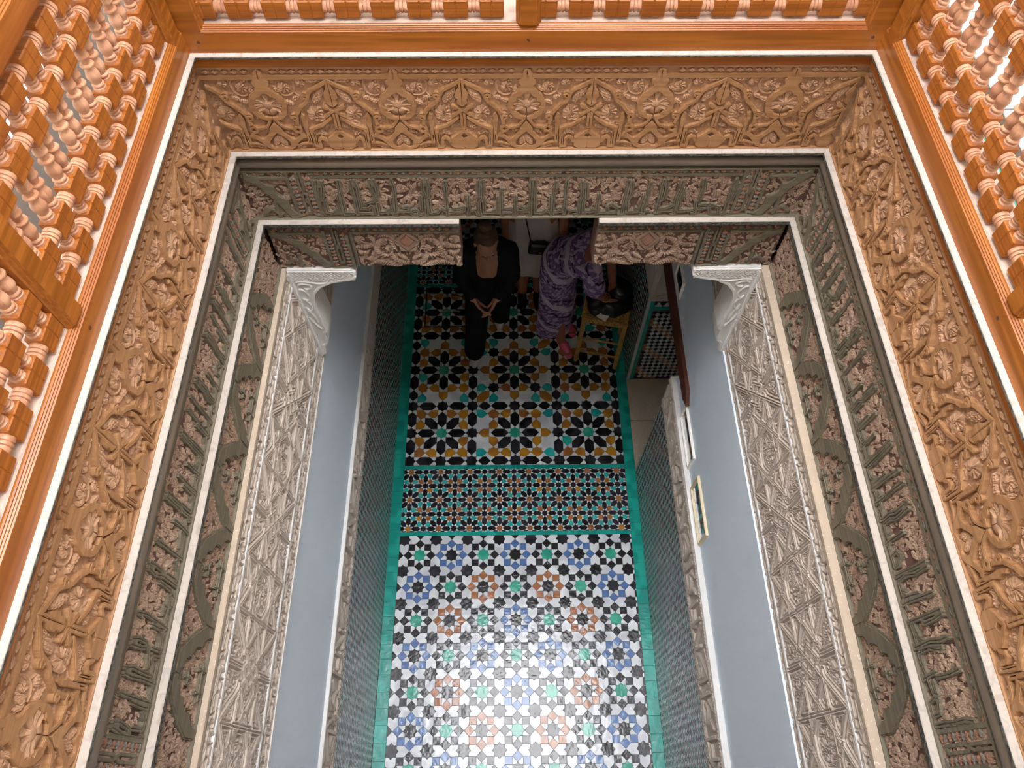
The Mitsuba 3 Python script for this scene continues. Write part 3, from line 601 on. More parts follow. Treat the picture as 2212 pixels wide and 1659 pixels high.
# ---------------------------------------------------------------- lower frieze: dark lobed arches on the sides, two carved lintels on the far side
xl, xr, yf = PL[4]; H3 = .244
def arch_unit(p, H):
    a = scallop(0, .004, p / 2, H - .02, 4, .050)
    b = affinity.scale(a, -1, 1, origin=(p / 2, 0))
    blk = unary_union([stroke([(p / 2 + o, .006), (p / 2 + o, .06)], .012) for o in (-.03, .03)] + [stroke([(p / 2 - .055, .034), (p / 2 + .055, .034)], .010), stroke([(p / 2, .10), (p / 2, .15)], .012), stroke([(p / 2 - .02, .125), (p / 2 + .02, .125)], .012)])
    return unary_union([a, b, blk]).intersection(sg.box(0, .003, p, H - .012))
for side in ('left', 'right'):
    L = side_len(side, xl, xr, yf); fr = frame(side, xl, xr, yf, ZL4, -.013)
    k = thing('carved_frieze', f'lower dark carved frieze of lobed arches on the {side} wall', 'frieze')
    obj('board', P(box(-.014, L + .014, 0, H3, -.02, 0)), k, 'red_ground', fr)
    obj('foliage', P(fill_leaves(L, .232, 51 + len(side), lmin=.018, lmax=.036, h=.006, n=int(L * .232 / .00021)), smooth=25), k, 'pink_wood', fr)
    fe = frame(side, xl, xr, yf, ZL4); m0, m1 = (0, 1) if side == 'left' else (1, 0)
    obj('upper_edge', P(prism([(-.012, .212), (-.002, .212), (-.002, .219), (-.012, .219)], L, m0, m1)), k, 'dark_wood', fe)
    obj('lower_edge', P(prism([(-.012, 0), (.002, 0), (.002, .004), (-.012, .006)], L, m0, m1)), k, 'dark_wood', fe)
    p = .290; apply = P(bev(arch_unit(p, H3 - .018), .016, .004))
    s_of = (lambda y: y - YN) if side == 'left' else (lambda y: yf - y)
    y0 = 1.011 if side == 'right' else 1.02
    for j in range(-4, 3):
        ya, yb = y0 - p * (j + 1), y0 - p * j
        a = min(s_of(ya), s_of(yb))
        if a < -.01 or a + p > L + .01: continue
        obj('lobed_arch', apply, k, 'dark_wood', fr @ tr(a))
        obj('apex_flower', P(flower(.016, 6, .012)), k, 'dark_wood', fr @ tr(a + p / 2, .168, .002))
    obj('bead_row', P(cat([at(quatre(.009, .0065, .006), s, .2255) for s in np.arange(.03, L - .02, .0258)])), k, 'bead_grey', fr)
    labels[k + '__bead_row'] = {'kind': 'stuff'}
LT = .10                                                               # thickness of the lintels
def acanthus(W, H):
    """the scroll carving of one lintel: ribbed leaves mirrored about the middle"""
    c = W / 2; out = []; kx = W / 2 / 530; q = lambda u, v: (c + (u - 665) * kx, max(.004, (455 - v) * .00057))
    def both(m):
        out.append(m); r = m.copy(); r.apply_transform(tr(2 * c, 0, 0) @ np.diag([-1, 1, 1, 1])); r.invert(); out.append(r)
    def ribbed(pts, w0, w1, h, rib):
        """a curled leaf: a strip along the points, ribbed across, widest in its middle"""
        p = spline([q(*a) for a in pts], 60); t = np.gradient(p, axis=0); t /= np.linalg.norm(t, axis=1, keepdims=True); nn = np.stack([-t[:, 1], t[:, 0]], 1)
        u = np.linspace(0, 1, 60); w = (w0 + (w1 - w0) * np.sin(np.pi * u) ** .8) * .5; v = np.linspace(-1, 1, 7)
        ridge = .5 + .5 * np.cos(2 * np.pi * (rib * u[:, None] - .35 * v[None]))
        X = p[:, :1] + nn[:, :1] * v * w[:, None] * (1 + .12 * ridge); Y = np.clip(p[:, 1:] + nn[:, 1:] * v * w[:, None], .002, H); Z = h * (.45 + .55 * ridge) * (1 - .3 * v ** 2)
        Z[:, 0] = Z[:, -1] = 0; Z[0] = Z[-1] = 0
        both(grid_mesh(X.T[::-1], Y.T[::-1], Z.T[::-1]))
    for pts, w0, w1, rib in (([(600, 140), (530, 165), (505, 215), (548, 290)], .004, .020, 8), ([(525, 195), (430, 195), (352, 240), (338, 300), (400, 345), (475, 332)], .004, .024, 14), ([(570, 452), (510, 385), (480, 330), (500, 300)], .004, .022, 9),
        ([(225, 445), (320, 412), (420, 428), (560, 452)], .004, .026, 15), ([(320, 205), (290, 245), (190, 258), (118, 262)], .004, .022, 10), ([(275, 150), (310, 185), (325, 225)], .004, .016, 5), ([(250, 300), (190, 325), (140, 290)], .004, .022, 7),
        ([(360, 340), (300, 365), (205, 380)], .004, .020, 8), ([(610, 250), (560, 225), (570, 190)], .003, .014, 5), ([(660, 300), (610, 290), (585, 250)], .003, .016, 6), ([(380, 165), (440, 150), (500, 160)], .003, .013, 5), ([(640, 380), (590, 360), (540, 330)], .003, .018, 7), ([(170, 440), (150, 400), (200, 350)], .003, .016, 6)):
        ribbed(pts, w0, w1, .0105, rib)
    for (u, v), m in (((470, 275), flower(.017, 8, .010)), ((180, 190), flower(.020, 7, .010)), ((300, 330), flower(.012, 6, .009)), ((610, 415), flower(.016, 7, .009)), ((260, 385), flower(.011, 6, .009))): both(at(m, *q(u, v), 0, 1, .001))
    both(at(leaf(.05, .016, .009, 5), *q(640, 430), 2.6, 1))
    return cat([fill_leaves(W, H, 77, lmin=.012, lmax=.018, h=.004)] + out)
for side, x0, x1 in (('left', xl, -0.166), ('right', 0.333, xr)):
    W = x1 - x0; fr = frame('far', x0, x1, yf, ZL4, -.010)
    k = thing('carved_lintel', f'dark carved wooden lintel on the {side} of the gap in the far wall, with scrolling acanthus', 'lintel')
    obj('beam', P(box(0, W, 0, H3 - .001, -LT, 0, .004)), k, 'red_ground', fr)
    cor = .155 if True else 0
    flip = side == 'right'
    def mx(poly): return affinity.scale(poly, -1, 1, origin=(W / 2, 0)) if flip else poly
    a = scallop(.185, .005, .012, .195, 4, .022)
    ex = unary_union([a, sg.box(.05, .188, .20, .199), stroke([(.085, .01), (.085, .08)], .012), stroke([(.03, .022), (.06, .05), (.10, .022)], .012), sg.box(.296, .008, .306, .20), sg.box(.30, .192, W - .002, .202)]).intersection(sg.box(.003, .003, W - .003, .215))
    obj('corner_arch', P(bev(mx(ex), .010, .0015)), k, 'dark_wood', fr)
    border_cols(k, fr, (W - .243) if flip else .243, .212, 1)
    pw = W - .315; m = acanthus(pw, .186); m.apply_translation((.005 if flip else .310, .004, 0))
    obj('acanthus', P(m, smooth=25), k, 'pink_wood', fr)
    c0 = (.005 if flip else .310) + pw / 2
    obj('diamond', P(bev(sg.Polygon([(-.026, 0), (0, .034), (.026, 0), (0, -.034)]), .011, .003)), k, 'bead_red', fr @ tr(c0, .150, 0))
    obj('diamond_frame', P(bev(sg.Polygon([(-.044, 0), (0, .056), (.044, 0), (0, -.056)]).difference(sg.Polygon([(-.028, 0), (0, .037), (.028, 0), (0, -.037)])), .010, .002)), k, 'pink_wood', fr @ tr(c0, .150, 0))
    ff = fill_leaves(.19, .19, 91, lmin=.016, lmax=.026); 
    if flip: ff.apply_transform(tr(W, 0, 0) @ np.diag([-1, 1, 1, 1])); ff.invert()
    obj('foliage', P(ff, smooth=25), k, 'pink_wood', fr)
    for i, s in enumerate(np.arange(.03, W - .02, .0258)):
        d = abs(s - ((W - .243) if flip else .243))
        if d > .036: obj('bead', dbead, k, ('bead_red', 'bead_grey')[i % 2], fr @ tr(s, .2115, 0))

# ---------------------------------------------------------------- stone ledge and carved stucco on the side walls
SX = {'left': -.842, 'right': .990}
Z_ST = (2.180, 2.296, 2.737, 2.833)
k = struct('trim_5', 'sandy stone ledge above the carved stucco on both sides', 'ledge')
for side, nn in (('left', .020), ('right', .031)):
    fr = frame(side, xl, xr, yf, ZL4 - .022); L = side_len(side, xl, xr, yf)
    obj('slab', P(prism([(-.03, 0), (nn - .004, 0), (nn, .004), (nn, .020), (nn - .002, .022), (-.03, .022)], L, 0, 0)), k, 'sandstone', fr)
def seg_d(X, Y, segs):
    d = np.full(X.shape, 9.0)
    for x0, y0, x1, y1 in segs:
        m_ = .02
        i = np.where((X[0] > min(x0, x1) - m_) & (X[0] < max(x0, x1) + m_))[0]
        if not len(i): continue
        sl = slice(i[0], i[-1] + 1)
        ax, ay = X[:, sl] - x0, Y[:, sl] - y0; dx, dy = x1 - x0, y1 - y0; q = np.clip((ax * dx + ay * dy) / (dx * dx + dy * dy + 1e-12), 0, 1)
        d[:, sl] = np.minimum(d[:, sl], np.hypot(ax - q * dx, ay - q * dy))
    return d
def poly_segs(ps): return [(*a, *b) for q in ps for a, b in zip(q[:-1], q[1:])]
def field(L, H, fn, st):
    X, Y = np.meshgrid(np.linspace(0, L, int(L / st) + 1), np.linspace(0, H, int(H / st) + 1))
    return grid_mesh(X, Y, fn(X, Y))
def sstep(a, b, x):
    t = np.clip((x - a) / (b - a), 0, 1); return t * t * (3 - 2 * t)
def star_segs(L, H, p, ph):
    """interlaced straps: the lines of eight-pointed stars set p apart along the band"""
    S = []; c = H / 2; R = H * .5
    for x in np.arange(ph - p, L + p, p):
        pts = [(x + R * math.cos(math.pi / 8 * (2 * i + 1)), c + R * math.sin(math.pi / 8 * (2 * i + 1))) for i in range(8)]
        for i in range(8): S.append((*pts[i], *pts[(i + 3) % 8]))
        q = [(x + R * .60 * math.cos(math.pi / 4 * i), c + R * .60 * math.sin(math.pi / 4 * i)) for i in range(8)]
        for i in range(8): S.append((*q[i], *q[(i + 2) % 8]))
        for sx in (-1, 1):
            S.append((x + sx * R * .38, H, x + sx * (p - R * .38), 0)); S.append((x + sx * R * .38, 0, x + sx * (p - R * .38), H))
            S.append((x + sx * p / 2, 0, x + sx * p / 2, H * .28)); S.append((x + sx * p / 2, H, x + sx * p / 2, H * .72))
            S.append((x + sx * (p / 2 - .05), H / 2, x + sx * p / 2, H * .66)); S.append((x + sx * (p / 2 - .05), H / 2, x + sx * p / 2, H * .34))
    return S
def stucco_main(L, H, p, ph, seed):
    S = star_segs(L, H, p, ph)
    def fn(X, Y):
        d = seg_d(X, Y, S); q = np.stack([X * 55, Y * 55, X * 0 + seed], -1); q2 = np.stack([X * 26, Y * 26, X * 0 + seed + 9], -1)
        n1, n2 = meshkit.noise(q, 3), meshkit.noise(q2, 5)
        strap = sstep(.0088, .0072, d) * (1 - .55 * sstep(.0024, .001, d))
        ridge = sstep(.0055, .003, np.abs(d - .0165 - .002 * (n2 - .5)))
        blob = sstep(.47, .55, np.sin(38 * (n2 + .35 * n1)) * .5 + .5) * sstep(.022, .026, d)
        h = np.maximum(np.maximum(strap, .72 * ridge), .66 * blob) * .0145
        edge = np.minimum(np.minimum(X, L - X) * 0 + 1, np.minimum(Y, H - Y)); return h * sstep(0, .004, edge) + .0 
    return fn
SCR = [[(.00, .15), (.02, .32), (.05, .30), (.06, .15), (.03, .08)], [(.06, .85), (.04, .68), (.01, .70), (.0, .85), (.03, .92)], [(.03, .15), (.05, .50), (.03, .85)], [(.085, .12), (.085, .88)], [(.085, .5), (.108, .62), (.120, .88)], [(.108, .12), (.118, .35)], [(.135, .88), (.150, .60), (.140, .30), (.160, .12)], [(.160, .88), (.170, .5)]]
def scroll_band(L, H, p, w, seed):
    k_ = p / .18; S = []
    for x in np.arange(-p, L + p, p):
        for q in SCR: S += poly_segs([[(x + a * k_, b * H) for a, b in spline(q, 8) if True]] if len(q) > 2 else [[(x + a * k_, b * H) for a, b in q]])
    def fn(X, Y):
        d = seg_d(X, Y, S)
        h = sstep(w * .62, w * .42, d); rim = np.maximum(sstep(.006, .004, Y), sstep(.006, .004, H - Y))
        return np.maximum(h, rim) * 0.012
    return fn
for side in ('left', 'right'):
    x = SX[side]; L = 2.55
    fr = frame(side, x, x, YN + L, 0, -.0115)
    if side == 'left': fr = frame('left', x, x, 0, 0, -.0115)
    k = thing('stucco_frieze', f'band of deeply carved stucco with interlaced stars on the {side} wall', 'stucco frieze')
    a, b, c, d = Z_ST
    ph = .22 if side == 'left' else .31
    obj('star_field', P(field(L, c - b, stucco_main(L, c - b, .50, ph, 3.0 + (side == 'left')), .0032), smooth=True), k, 'stucco', fr @ tr(0, b))
    obj('upper_border', P(field(L, d - c - .024, scroll_band(L, d - c - .024, .17, .009, 1), .003), smooth=True), k, 'stucco', fr @ tr(0, c + .001))
    obj('lower_border', P(field(L, b - a - .028, scroll_band(L, b - a - .028, .125, .008, 2), .003), smooth=True), k, 'stucco', fr @ tr(0, a + .012))
    obj('fillet', P(cat([box(0, L, -.006, .0065, -.02, .0135, .001), box(0, L, b - c - .008, b - c + .006, -.02, .0135, .001), box(0, L, a - c - .002, a - c + .011, -.02, .015, .001)])), k, 'stucco_white', fr @ tr(0, c))
    obj('backing', P(box(0, L, a, d - .022, -.04, .001)), k, 'stucco', fr)
k = struct('wall_hall', 'plain continuation of the hall side walls above the painted plaster', 'wall')
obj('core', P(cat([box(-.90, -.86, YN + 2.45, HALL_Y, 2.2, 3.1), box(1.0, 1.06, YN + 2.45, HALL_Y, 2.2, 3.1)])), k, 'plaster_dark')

# stucco corbels under the ends of the lintels
CB = [(0, 2.829), (.245, 2.829), (.262, 2.815), (.262, 2.792), (.235, 2.775), (.165, 2.762), (.110, 2.730), (.080, 2.690), (.066, 2.645), (.062, 2.58), (.066, 2.52), (.072, 2.42), (.060, 2.41), (.054, 2.33), (.034, 2.305), (.026, 2.235), (0, 2.215)]
for side in ('left', 'right'):
    k = thing('stucco_corbel', f'white carved stucco corbel with a concave curve under the {side} lintel', 'corbel')
    x0, sg_ = (-.842, 1) if side == 'left' else (.990, -1)
    Mx = np.eye(4); Mx[:3, 0], Mx[:3, 1], Mx[:3, 2], Mx[:3, 3] = (sg_, 0, 0), (0, 0, 1), (0, -1 , 0), (x0, 1.90, 0)
    def placed(m):
        q = m.copy(); q.apply_transform(Mx)
        if sg_ < 0: q.invert()
        return q
    D = 1.90 - 1.772
    c = np.array(CB); body = sg.Polygon(CB)
    obj('bracket', P(placed(bev(body, D, .004))), k, 'stucco_white')
    rim = body.difference(body.buffer(-.010))
    rim = rim.intersection(sg.box(.02, 2.3, .4, 2.80))
    obj('rim', P(placed(bev(rim, .006, .001, D))), k, 'stucco_white')
    slab = sg.box(.004, 2.776, .256, 2.829)
    net = unary_union([stroke([(x_, 2.778), (x_ + .022, 2.803), (x_, 2.827)], .0045) for x_ in np.arange(.006, .24, .0145)] + [stroke([(x_ + .016, 2.778), (x_, 2.803), (x_ + .016, 2.827)], .0045) for x_ in np.arange(.012, .24, .029)] + [slab.difference(slab.buffer(-.004))]).intersection(slab)
    obj('lace_band', P(placed(bev(net, .005, .001, D))), k, 'stucco_white')
    sw = cat([stem(q, .010, .006, 20) for q in ([(.02, 2.765), (.07, 2.765), (.12, 2.755), (.15, 2.768)], [(.025, 2.745), (.055, 2.752), (.075, 2.735), (.055, 2.718), (.045, 2.735)], [(.02, 2.72), (.045, 2.70), (.05, 2.665), (.035, 2.64)],
          [(.02, 2.66), (.04, 2.63), (.045, 2.59), (.03, 2.565), (.022, 2.585)], [(.018, 2.60), (.035, 2.55), (.045, 2.49)], [(.015, 2.53), (.03, 2.48), (.05, 2.44)])])
    sw.apply_translation((0, 0, D)); obj('scrolls', P(placed(sw), smooth=30), k, 'stucco_white')
    obj('pilaster_strip', P(placed(bev(sg.Polygon([(-.004, 2.82), (.012, 2.82), (.014, 2.235), (-.004, 2.21)]), D + .010, .003))), k, 'stucco_white')

# ---------------------------------------------------------------- white ledge, letter band and dado
Z_B0, Z_B1 = 1.113, 1.385
k = struct('trim_6', 'narrow white plaster ledge between the painted wall and the carved letter band', 'ledge')
for side in ('left', 'right'):
    px = {'left': -.850, 'right': .982}[side]; dx = {'left': XDL, 'right': XDR}[side]; inn = {'left': -.832, 'right': .952}[side]
    y1 = HALL_Y if side == 'left' else DOOR0
    x0, x1 = sorted((px - (.02 if side == 'left' else -.02), inn))
    obj('slab', P(box(x0, x1, YN, y1, 1.385, 1.402, .002)), k, 'stucco_white')
    if side == 'right': obj('slab', P(box(x0, x1, DOOR1, HALL_Y, 1.385, 1.402, .002)), k, 'stucco_white')
LET = [[(.03, .10), (.03, .90)], [(.03, .12), (.10, .12), (.10, .40), (.07, .40)], [(.14, .10), (.14, .92)], [(.17, .88), (.26, .12)], [(.20, .12), (.29, .12), (.29, .60)], [(.33, .92), (.33, .20), (.36, .12), (.46, .12)], [(.38, .30), (.42, .45), (.46, .30), (.42, .18), (.38, .30)],
       [(.49, .10), (.49, .92)], [(.52, .85), (.56, .45), (.54, .15)], [(.57, .10), (.57, .92)], [(.60, .12), (.68, .12), (.70, .35), (.66, .50), (.62, .35)], [(.61, .65), (.66, .90)], [(.72, .60), (.76, .80)]]
def letters(L, H, p):
    S = []
    for x in np.arange(-p, L + p, p):
        for q in LET: S += poly_segs([[(x + a * p / .78, .035 + b * (H - .07)) for a, b in (q if len(q) < 4 else [tuple(v) for v in spline(q, 10)])]])
    def fn(X, Y):
        d = seg_d(X, Y, S); h = sstep(.0115, .0095, d); e = np.minimum(Y, H - Y)
        rope = sstep(.030, .028, e) * sstep(.004, .006, e) * (.7 + .3 * np.sign(np.sin((X + (Y - H / 2) * 1.0) * 2 * math.pi / .016)) * (e > .009) * (e < .024))
        return np.maximum(h, rope) * .015
    return fn
for side in ('left', 'right'):
    spans = [(YN, 2.6)] if side == 'left' else [(YN, DOOR0)]
    dx = {'left': XDL, 'right': XDR}[side]
    k = thing('letter_band', f'carved stucco band of raised script above the tiled dado on the {side} wall', 'stucco band')
    for a, b in spans:
        fr = frame('left', dx, dx, 0, 0, -.004) if side == 'left' else frame('right', dx, dx, b, 0, -.004)
        obj('script', P(field(b - a, Z_B1 - Z_B0, letters(b - a, Z_B1 - Z_B0, .62), .0034), smooth=True), k, 'stucco', fr @ tr(0, Z_B0))
        obj('backing', P(box(0, b - a, Z_B0, Z_B1, -.012, .0005)), k, 'stucco', fr)
    rest = (2.6, HALL_Y) if side == 'left' else (DOOR1, HALL_Y)
    obj('plain_end', P(box(min(dx, dx - math.copysign(.004, dx) * -1), max(dx, dx + math.copysign(.004, dx)), rest[0], rest[1], Z_B0, Z_B1)), k, 'stucco')
# dado: small glazed lozenges in slanting rows (each a few pixels), green course at the foot
PER = .040
def dado_cell(p):
    a = p.y / PER + p.z / PER; b = p.y / PER - p.z / PER
    i, j = dr.floor(a), dr.floor(b)
    return a - i, b - j, i, j
def dado_col(p, n, uv):
    fa, fb, i, j = dado_cell(p)
    e = dr.minimum(dr.minimum(fa, 1 - fa), dr.minimum(fb, 1 - fb))
    odd = (i + j) - 2 * dr.floor((i + j) / 2)
    r = i - 4 * dr.floor(i / 4)
    dark = dr.select((r < .5), mi.Color3f(mi.Float(.02), .20, .165), dr.select((r > 1.5) & (r < 2.5), mi.Color3f(mi.Float(.13), .07, .045), mi.Color3f(mi.Float(.012), .012, .014)))
    c = dr.select(odd > .5, mi.Color3f(mi.Float(.38), .39, .39), dark)
    return dr.select(e < .05, mi.Color3f(mi.Float(.06), .055, .05), c)
def dado_bump(p, n, uv):
    fa, fb, i, j = dado_cell(p)
    e = dr.minimum(dr.minimum(fa, 1 - fa), dr.minimum(fb, 1 - fb))
    return smoothstep(0, .12, e) + (cell_rand(i, j, 1) - .5) * 1.3 * fa + (cell_rand(i, j, 2) - .5) * 1.3 * fb + .6 * noise(p.y * 11, p.z * 11, 3)
bmat('zellij_dado', proc(dado_col), .16, dado_bump, .0016, eps=2e-3)
for side in ('left', 'right'):
    dx = {'left': XDL, 'right': XDR}[side]; o = math.copysign(.004, dx)
    k = struct(f'dado_{side}', f'dado of small glazed black, white and green lozenge tiles on the {side} wall', 'tile dado')
    for a, b in ([(YN, HALL_Y)] if side == 'left' else [(YN, DOOR0), (DOOR1 + .004, HALL_Y)]):
        obj('lozenge_field', P(box(min(dx, dx + o), max(dx, dx + o), a, b, 0.0, Z_B0)), k, 'zellij_dado')
        obj('top_course', P(cat([bev(sg.Polygon([(y, 0), (y + .046, 0), (y + .046, .012), (y + .034, .012), (y + .034, .026), (y + .012, .026), (y + .012, .012), (y, .012)]), .004, .0008) for y in np.arange(a, b - .05, .062)])), k, 'zellij_black',
            (lambda fr: fr)(np.array([[0, 0, math.copysign(-1, dx), dx], [1, 0, 0, 0], [0, 1, 0, Z_B0 - .03], [0, 0, 0, 1.0]])))
labels_stuff = [kk for kk in list(scene) if kk.endswith('__top_course') or '__top_course_' in kk]
for kk in labels_stuff: labels[kk] = {'kind': 'stuff'}

# ---------------------------------------------------------------- doorway: reveal, threshold, lintel board
k = struct('threshold', 'worn pale stone threshold slabs in the doorway of the right wall', 'threshold')
for a, b in ((DOOR0, 2.545), (2.550, DOOR1 + .03)):
    obj('slab', P(box(XDR + .001, 1.37, a, b, -.06, .001, .004)), k, 'sandstone')
k = thing('jamb_dado', 'chequered black, white and rust tile panel on the far reveal of the doorway', 'tile panel')
fj = np.array([[1, 0, 0, XDR], [0, 0, -1, DOOR1 + .004], [0, 1, 0, 0], [0, 0, 0, 1.0]])     # s = x, t = z, n = -y
obj('bed', P(box(0, .41, 0, 1.40, -.004, .0)), k, 'grout', fj)
mat('marble_strip', lin(186, 184, 182), .4)
for a, b in ((.0, .26), (.262, .52), (.522, .79), (.792, 1.058)): obj('corner_strip', P(bev(sg.box(.002, a, .024, b), .005, .001)), k, 'marble_strip', fj)
for j in range(8): obj('border_tile', P(bev(sg.box(.026, .002 + j * .132, .050, .131 + j * .132), .004, .0008)), k, 'zellij_border', fj)
for j in range(3): obj('border_tile', P(bev(sg.box(.052 + j * .12, .955, .170 + j * .12, .985), .004, .0008)), k, 'zellij_border', fj)
loz = P(bev(sg.Polygon([(-.0205, 0), (0, .0225), (.0205, 0), (0, -.0225)]), .004, .0008))
nrow = 20
for j in range(nrow * 2 - 1):
    for i in range(9):
        s = .074 + i * .042 + (.021 if j % 2 else 0); t = .035 + j * .0232
        if s > .40: continue
        b = 'zellij_white' if j % 2 else ('zellij_rust' if (i + j // 2) % 7 in (2, 3) else 'zellij_black')
        obj('lozenge_tile', loz, k, b, fj @ tr(s, t))
for i in range(6):
    obj('merlon_tile', P(bev(sg.Polygon([(0, 0), (.05, 0), (.05, .014), (.036, .018), (.04, .032), (.025, .05), (.010, .032), (.014, .018), (0, .014)]), .004, .0008)), k, 'zellij_white', fj @ tr(.056 + i * .058, .990))
obj('merlon_ground', P(box(.052, .40, .986, 1.05, 0, .002)), k, 'zellij_black', fj)
k = thing('stucco_capital', 'carved stucco panel on the door reveal above the chequered tiles', 'stucco panel')
obj('block', P(box(.0, .41, 1.06, 1.66, -.004, .010, .003)), k, 'stucco', fj)
obj('panel_frame', P(bev(sg.box(.03, 1.10, .40, 1.40).difference(sg.box(.05, 1.125, .38, 1.38)), .008, .002, .010)), k, 'stucco', fj)
obj('rope_moulding', P(cat([at(leaf(.03, .012, .008, 1), .01 + i * .022, 1.068, .5, 1, .010) for i in range(18)]), smooth=30), k, 'stucco', fj)
obj('scrolls', P(cat([stem(q, .012, .007) for q in ([(.10, 1.34), (.14, 1.30), (.12, 1.24), (.18, 1.22)], [(.20, 1.33), (.24, 1.28), (.30, 1.22), (.28, 1.15)], [(.08, 1.16), (.13, 1.19), (.16, 1.15)], [(.25, 1.36), (.30, 1.34), (.34, 1.36)])]).apply_translation((0, 0, .010)), smooth=30), k, 'stucco', fj)
mat('beam_wood', lin(84, 44, 30), .5)
k = thing('door_lintel', 'reddish-brown wooden lintel board over the doorway in the right wall', 'lintel')
obj('board', P(extr(sg.Polygon([(1.83, 1.585), (1.90, 1.540), (3.2, 1.540), (3.2, 1.665), (1.90, 1.640)]), .05).apply_transform(np.array([[0, 0, 1, .962], [1, 0, 0, 0], [0, 1, 0, 0], [0, 0, 0, 1.0]]))), k, 'beam_wood')
# framed pictures on the right wall
mat('frame_white', lin(236, 234, 228), .4); mat('frame_cream', lin(214, 200, 168), .45); mat('picture_dark', lin(40, 52, 58), .25)
def zpic(p, n, uv):
    f, s, r = voronoi(p.y * 38, p.z * 38)
    c = dr.select(r < .3, mi.Color3f(mi.Float(.02), .18, .15), dr.select(r < .5, mi.Color3f(mi.Float(.25), .16, .06), dr.select(r < .75, mi.Color3f(mi.Float(.02), .03, .05), mi.Color3f(mi.Float(.35), .36, .34))))
    return dr.select(s - f < .08, mi.Color3f(mi.Float(.5), .5, .48), c)
mat('picture_mosaic', proc(zpic), .25)
def picture(lb, y0, y1, z0, z1, fm, pm, x=.982):
    k = thing('framed_picture', lb, 'picture')
    fr = np.array([[0, 0, -1, x], [-1, 0, 0, y1], [0, 1, 0, z0], [0, 0, 0, 1.0]]); W, H = y1 - y0, z1 - z0
    o = sg.box(0, 0, W, H)
    obj('frame', P(cat([bev(o.difference(o.buffer(-.015, join_style=2)), .013, .003), bev(o.buffer(-.0145, join_style=2).difference(o.buffer(-.022, join_style=2)), .009, .002)])), k, fm, fr)
    obj('print', P(box(.02, W - .02, .02, H - .02, 0, .005)), k, pm, fr)
    obj('glazing', {'type': 'ply', **{}} if False else P(box(.02, W - .02, .02, H - .02, .0055, .0065)), k, 'pane', fr)
scene['pane'] = {'type': 'thindielectric'}
picture('white framed dark picture on the blue-grey wall, beside the end of the brown lintel', 1.535, 1.862, 1.410, 1.560, 'frame_white', 'picture_dark')
picture('cream framed picture of green mosaic on the blue-grey wall, nearer of the two long frames', 1.115, 1.430, 1.412, 1.585, 'frame_cream', 'picture_mosaic')
picture('small white framed dark picture on the dim wall above the brown lintel', 2.44, 2.62, 1.715, 1.865, 'frame_white', 'picture_dark')
# ---------------------------------------------------------------- zellij floor
import mapbox_earcut
XL, XR = -0.7665, 0.8795
rngF = np.random.default_rng(8)
def tile_mesh(ring_, gap=.0006, b=.0007, h=.0038, tilt=.004):
    p = np.asarray(ring_, float)
    if np.dot(p[:, 0], np.roll(p[:, 1], -1)) - np.dot(p[:, 1], np.roll(p[:, 0], -1)) < 0: p = p[::-1]
    e = np.roll(p, -1, 0) - p; e /= np.linalg.norm(e, axis=1, keepdims=True) + 1e-12
    nn = np.stack([-e[:, 1], e[:, 0]], 1); pn = np.roll(nn, 1, 0); s = nn + pn; s /= np.maximum(np.sum(s * nn, 1, keepdims=True), .35)
    lo, hi = p + s * gap, p + s * (gap + b); n = len(p)
    t = np.asarray(mapbox_earcut.triangulate_float64(hi, np.array([n], np.uint32))).reshape(-1, 3)
    c = p.mean(0); tx, ty = rngF.normal(0, tilt, 2)
    zt = np.clip((hi - c) @ [tx, ty], -.0009, .0009) + rngF.normal(0, .00018)
    v = np.vstack([np.c_[lo, np.full(n, -.0038)], np.c_[lo, zt - b], np.c_[hi, zt]])
    i = np.arange(n); j = (i + 1) % n; f = []
    for o in (0, n): f += [np.stack([i + o, j + o, j + o + n], 1), np.stack([i + o, j + o + n, i + o + n], 1)]
    return trimesh.Trimesh(v, np.vstack(f + [t + 2 * n]), process=False)
ZCOL = {'zellij_black': lin(34, 33, 36), 'zellij_white': lin(208, 212, 214), 'zellij_green': lin(52, 158, 132), 'zellij_blue': lin(80, 112, 164), 'zellij_rust': lin(160, 100, 58), 'zellij_mustard': lin(168, 114, 42), 'zellij_turquoise': lin(38, 164, 157), 'zellij_border': lin(28, 146, 132)}
bmat('zellij_mixed', {'type': 'mesh_attribute', 'name': 'vertex_color'}, .2, glaze_bump, .0015, eps=2e-3)
def colored(ms):
    """(mesh, colour name) pairs as one mesh with a colour per vertex"""
    c = np.vstack([np.tile(ZCOL[b], (len(m.vertices), 1)) for m, b in ms])
    return P(cat([m for m, b in ms]), color=c)
def lay(parent, pieces, limit=300):
    """pieces (outline, colour, name): the nearest of each name as parts, what is past the limit as one part"""
    by = {}
    for q in pieces: by.setdefault(q[2], []).append(q)
    rest = []
    for nm, l in by.items():
        l.sort(key=lambda q: np.mean(np.asarray(q[0])[:, 1]))
        for ring_, b, _ in l[:limit]: obj(nm, P(tile_mesh(ring_)), parent, b)
        rest += [(tile_mesh(r), b) for r, b, _ in l[limit:]]
    if rest:
        kk = obj('further_tiles', colored(rest), parent, 'zellij_mixed'); labels[kk] = {'kind': 'stuff'}
def rings(geom, amin=2e-5):
    for g in getattr(geom, 'geoms', [geom]):
        if g.geom_type == 'Polygon' and g.area > amin:
            g = g.simplify(.0003)
            if g.geom_type == 'Polygon' and not g.is_empty: yield np.array(g.exterior.coords)[:-1]
def star8(cx, cy, r, a0=0.0):
    q = r * math.cos(math.pi / 4) / math.cos(math.pi / 8)
    return [(cx + (r if i % 2 == 0 else q) * math.cos(a0 + i * math.pi / 8), cy + (r if i % 2 == 0 else q) * math.sin(a0 + i * math.pi / 8)) for i in range(16)]
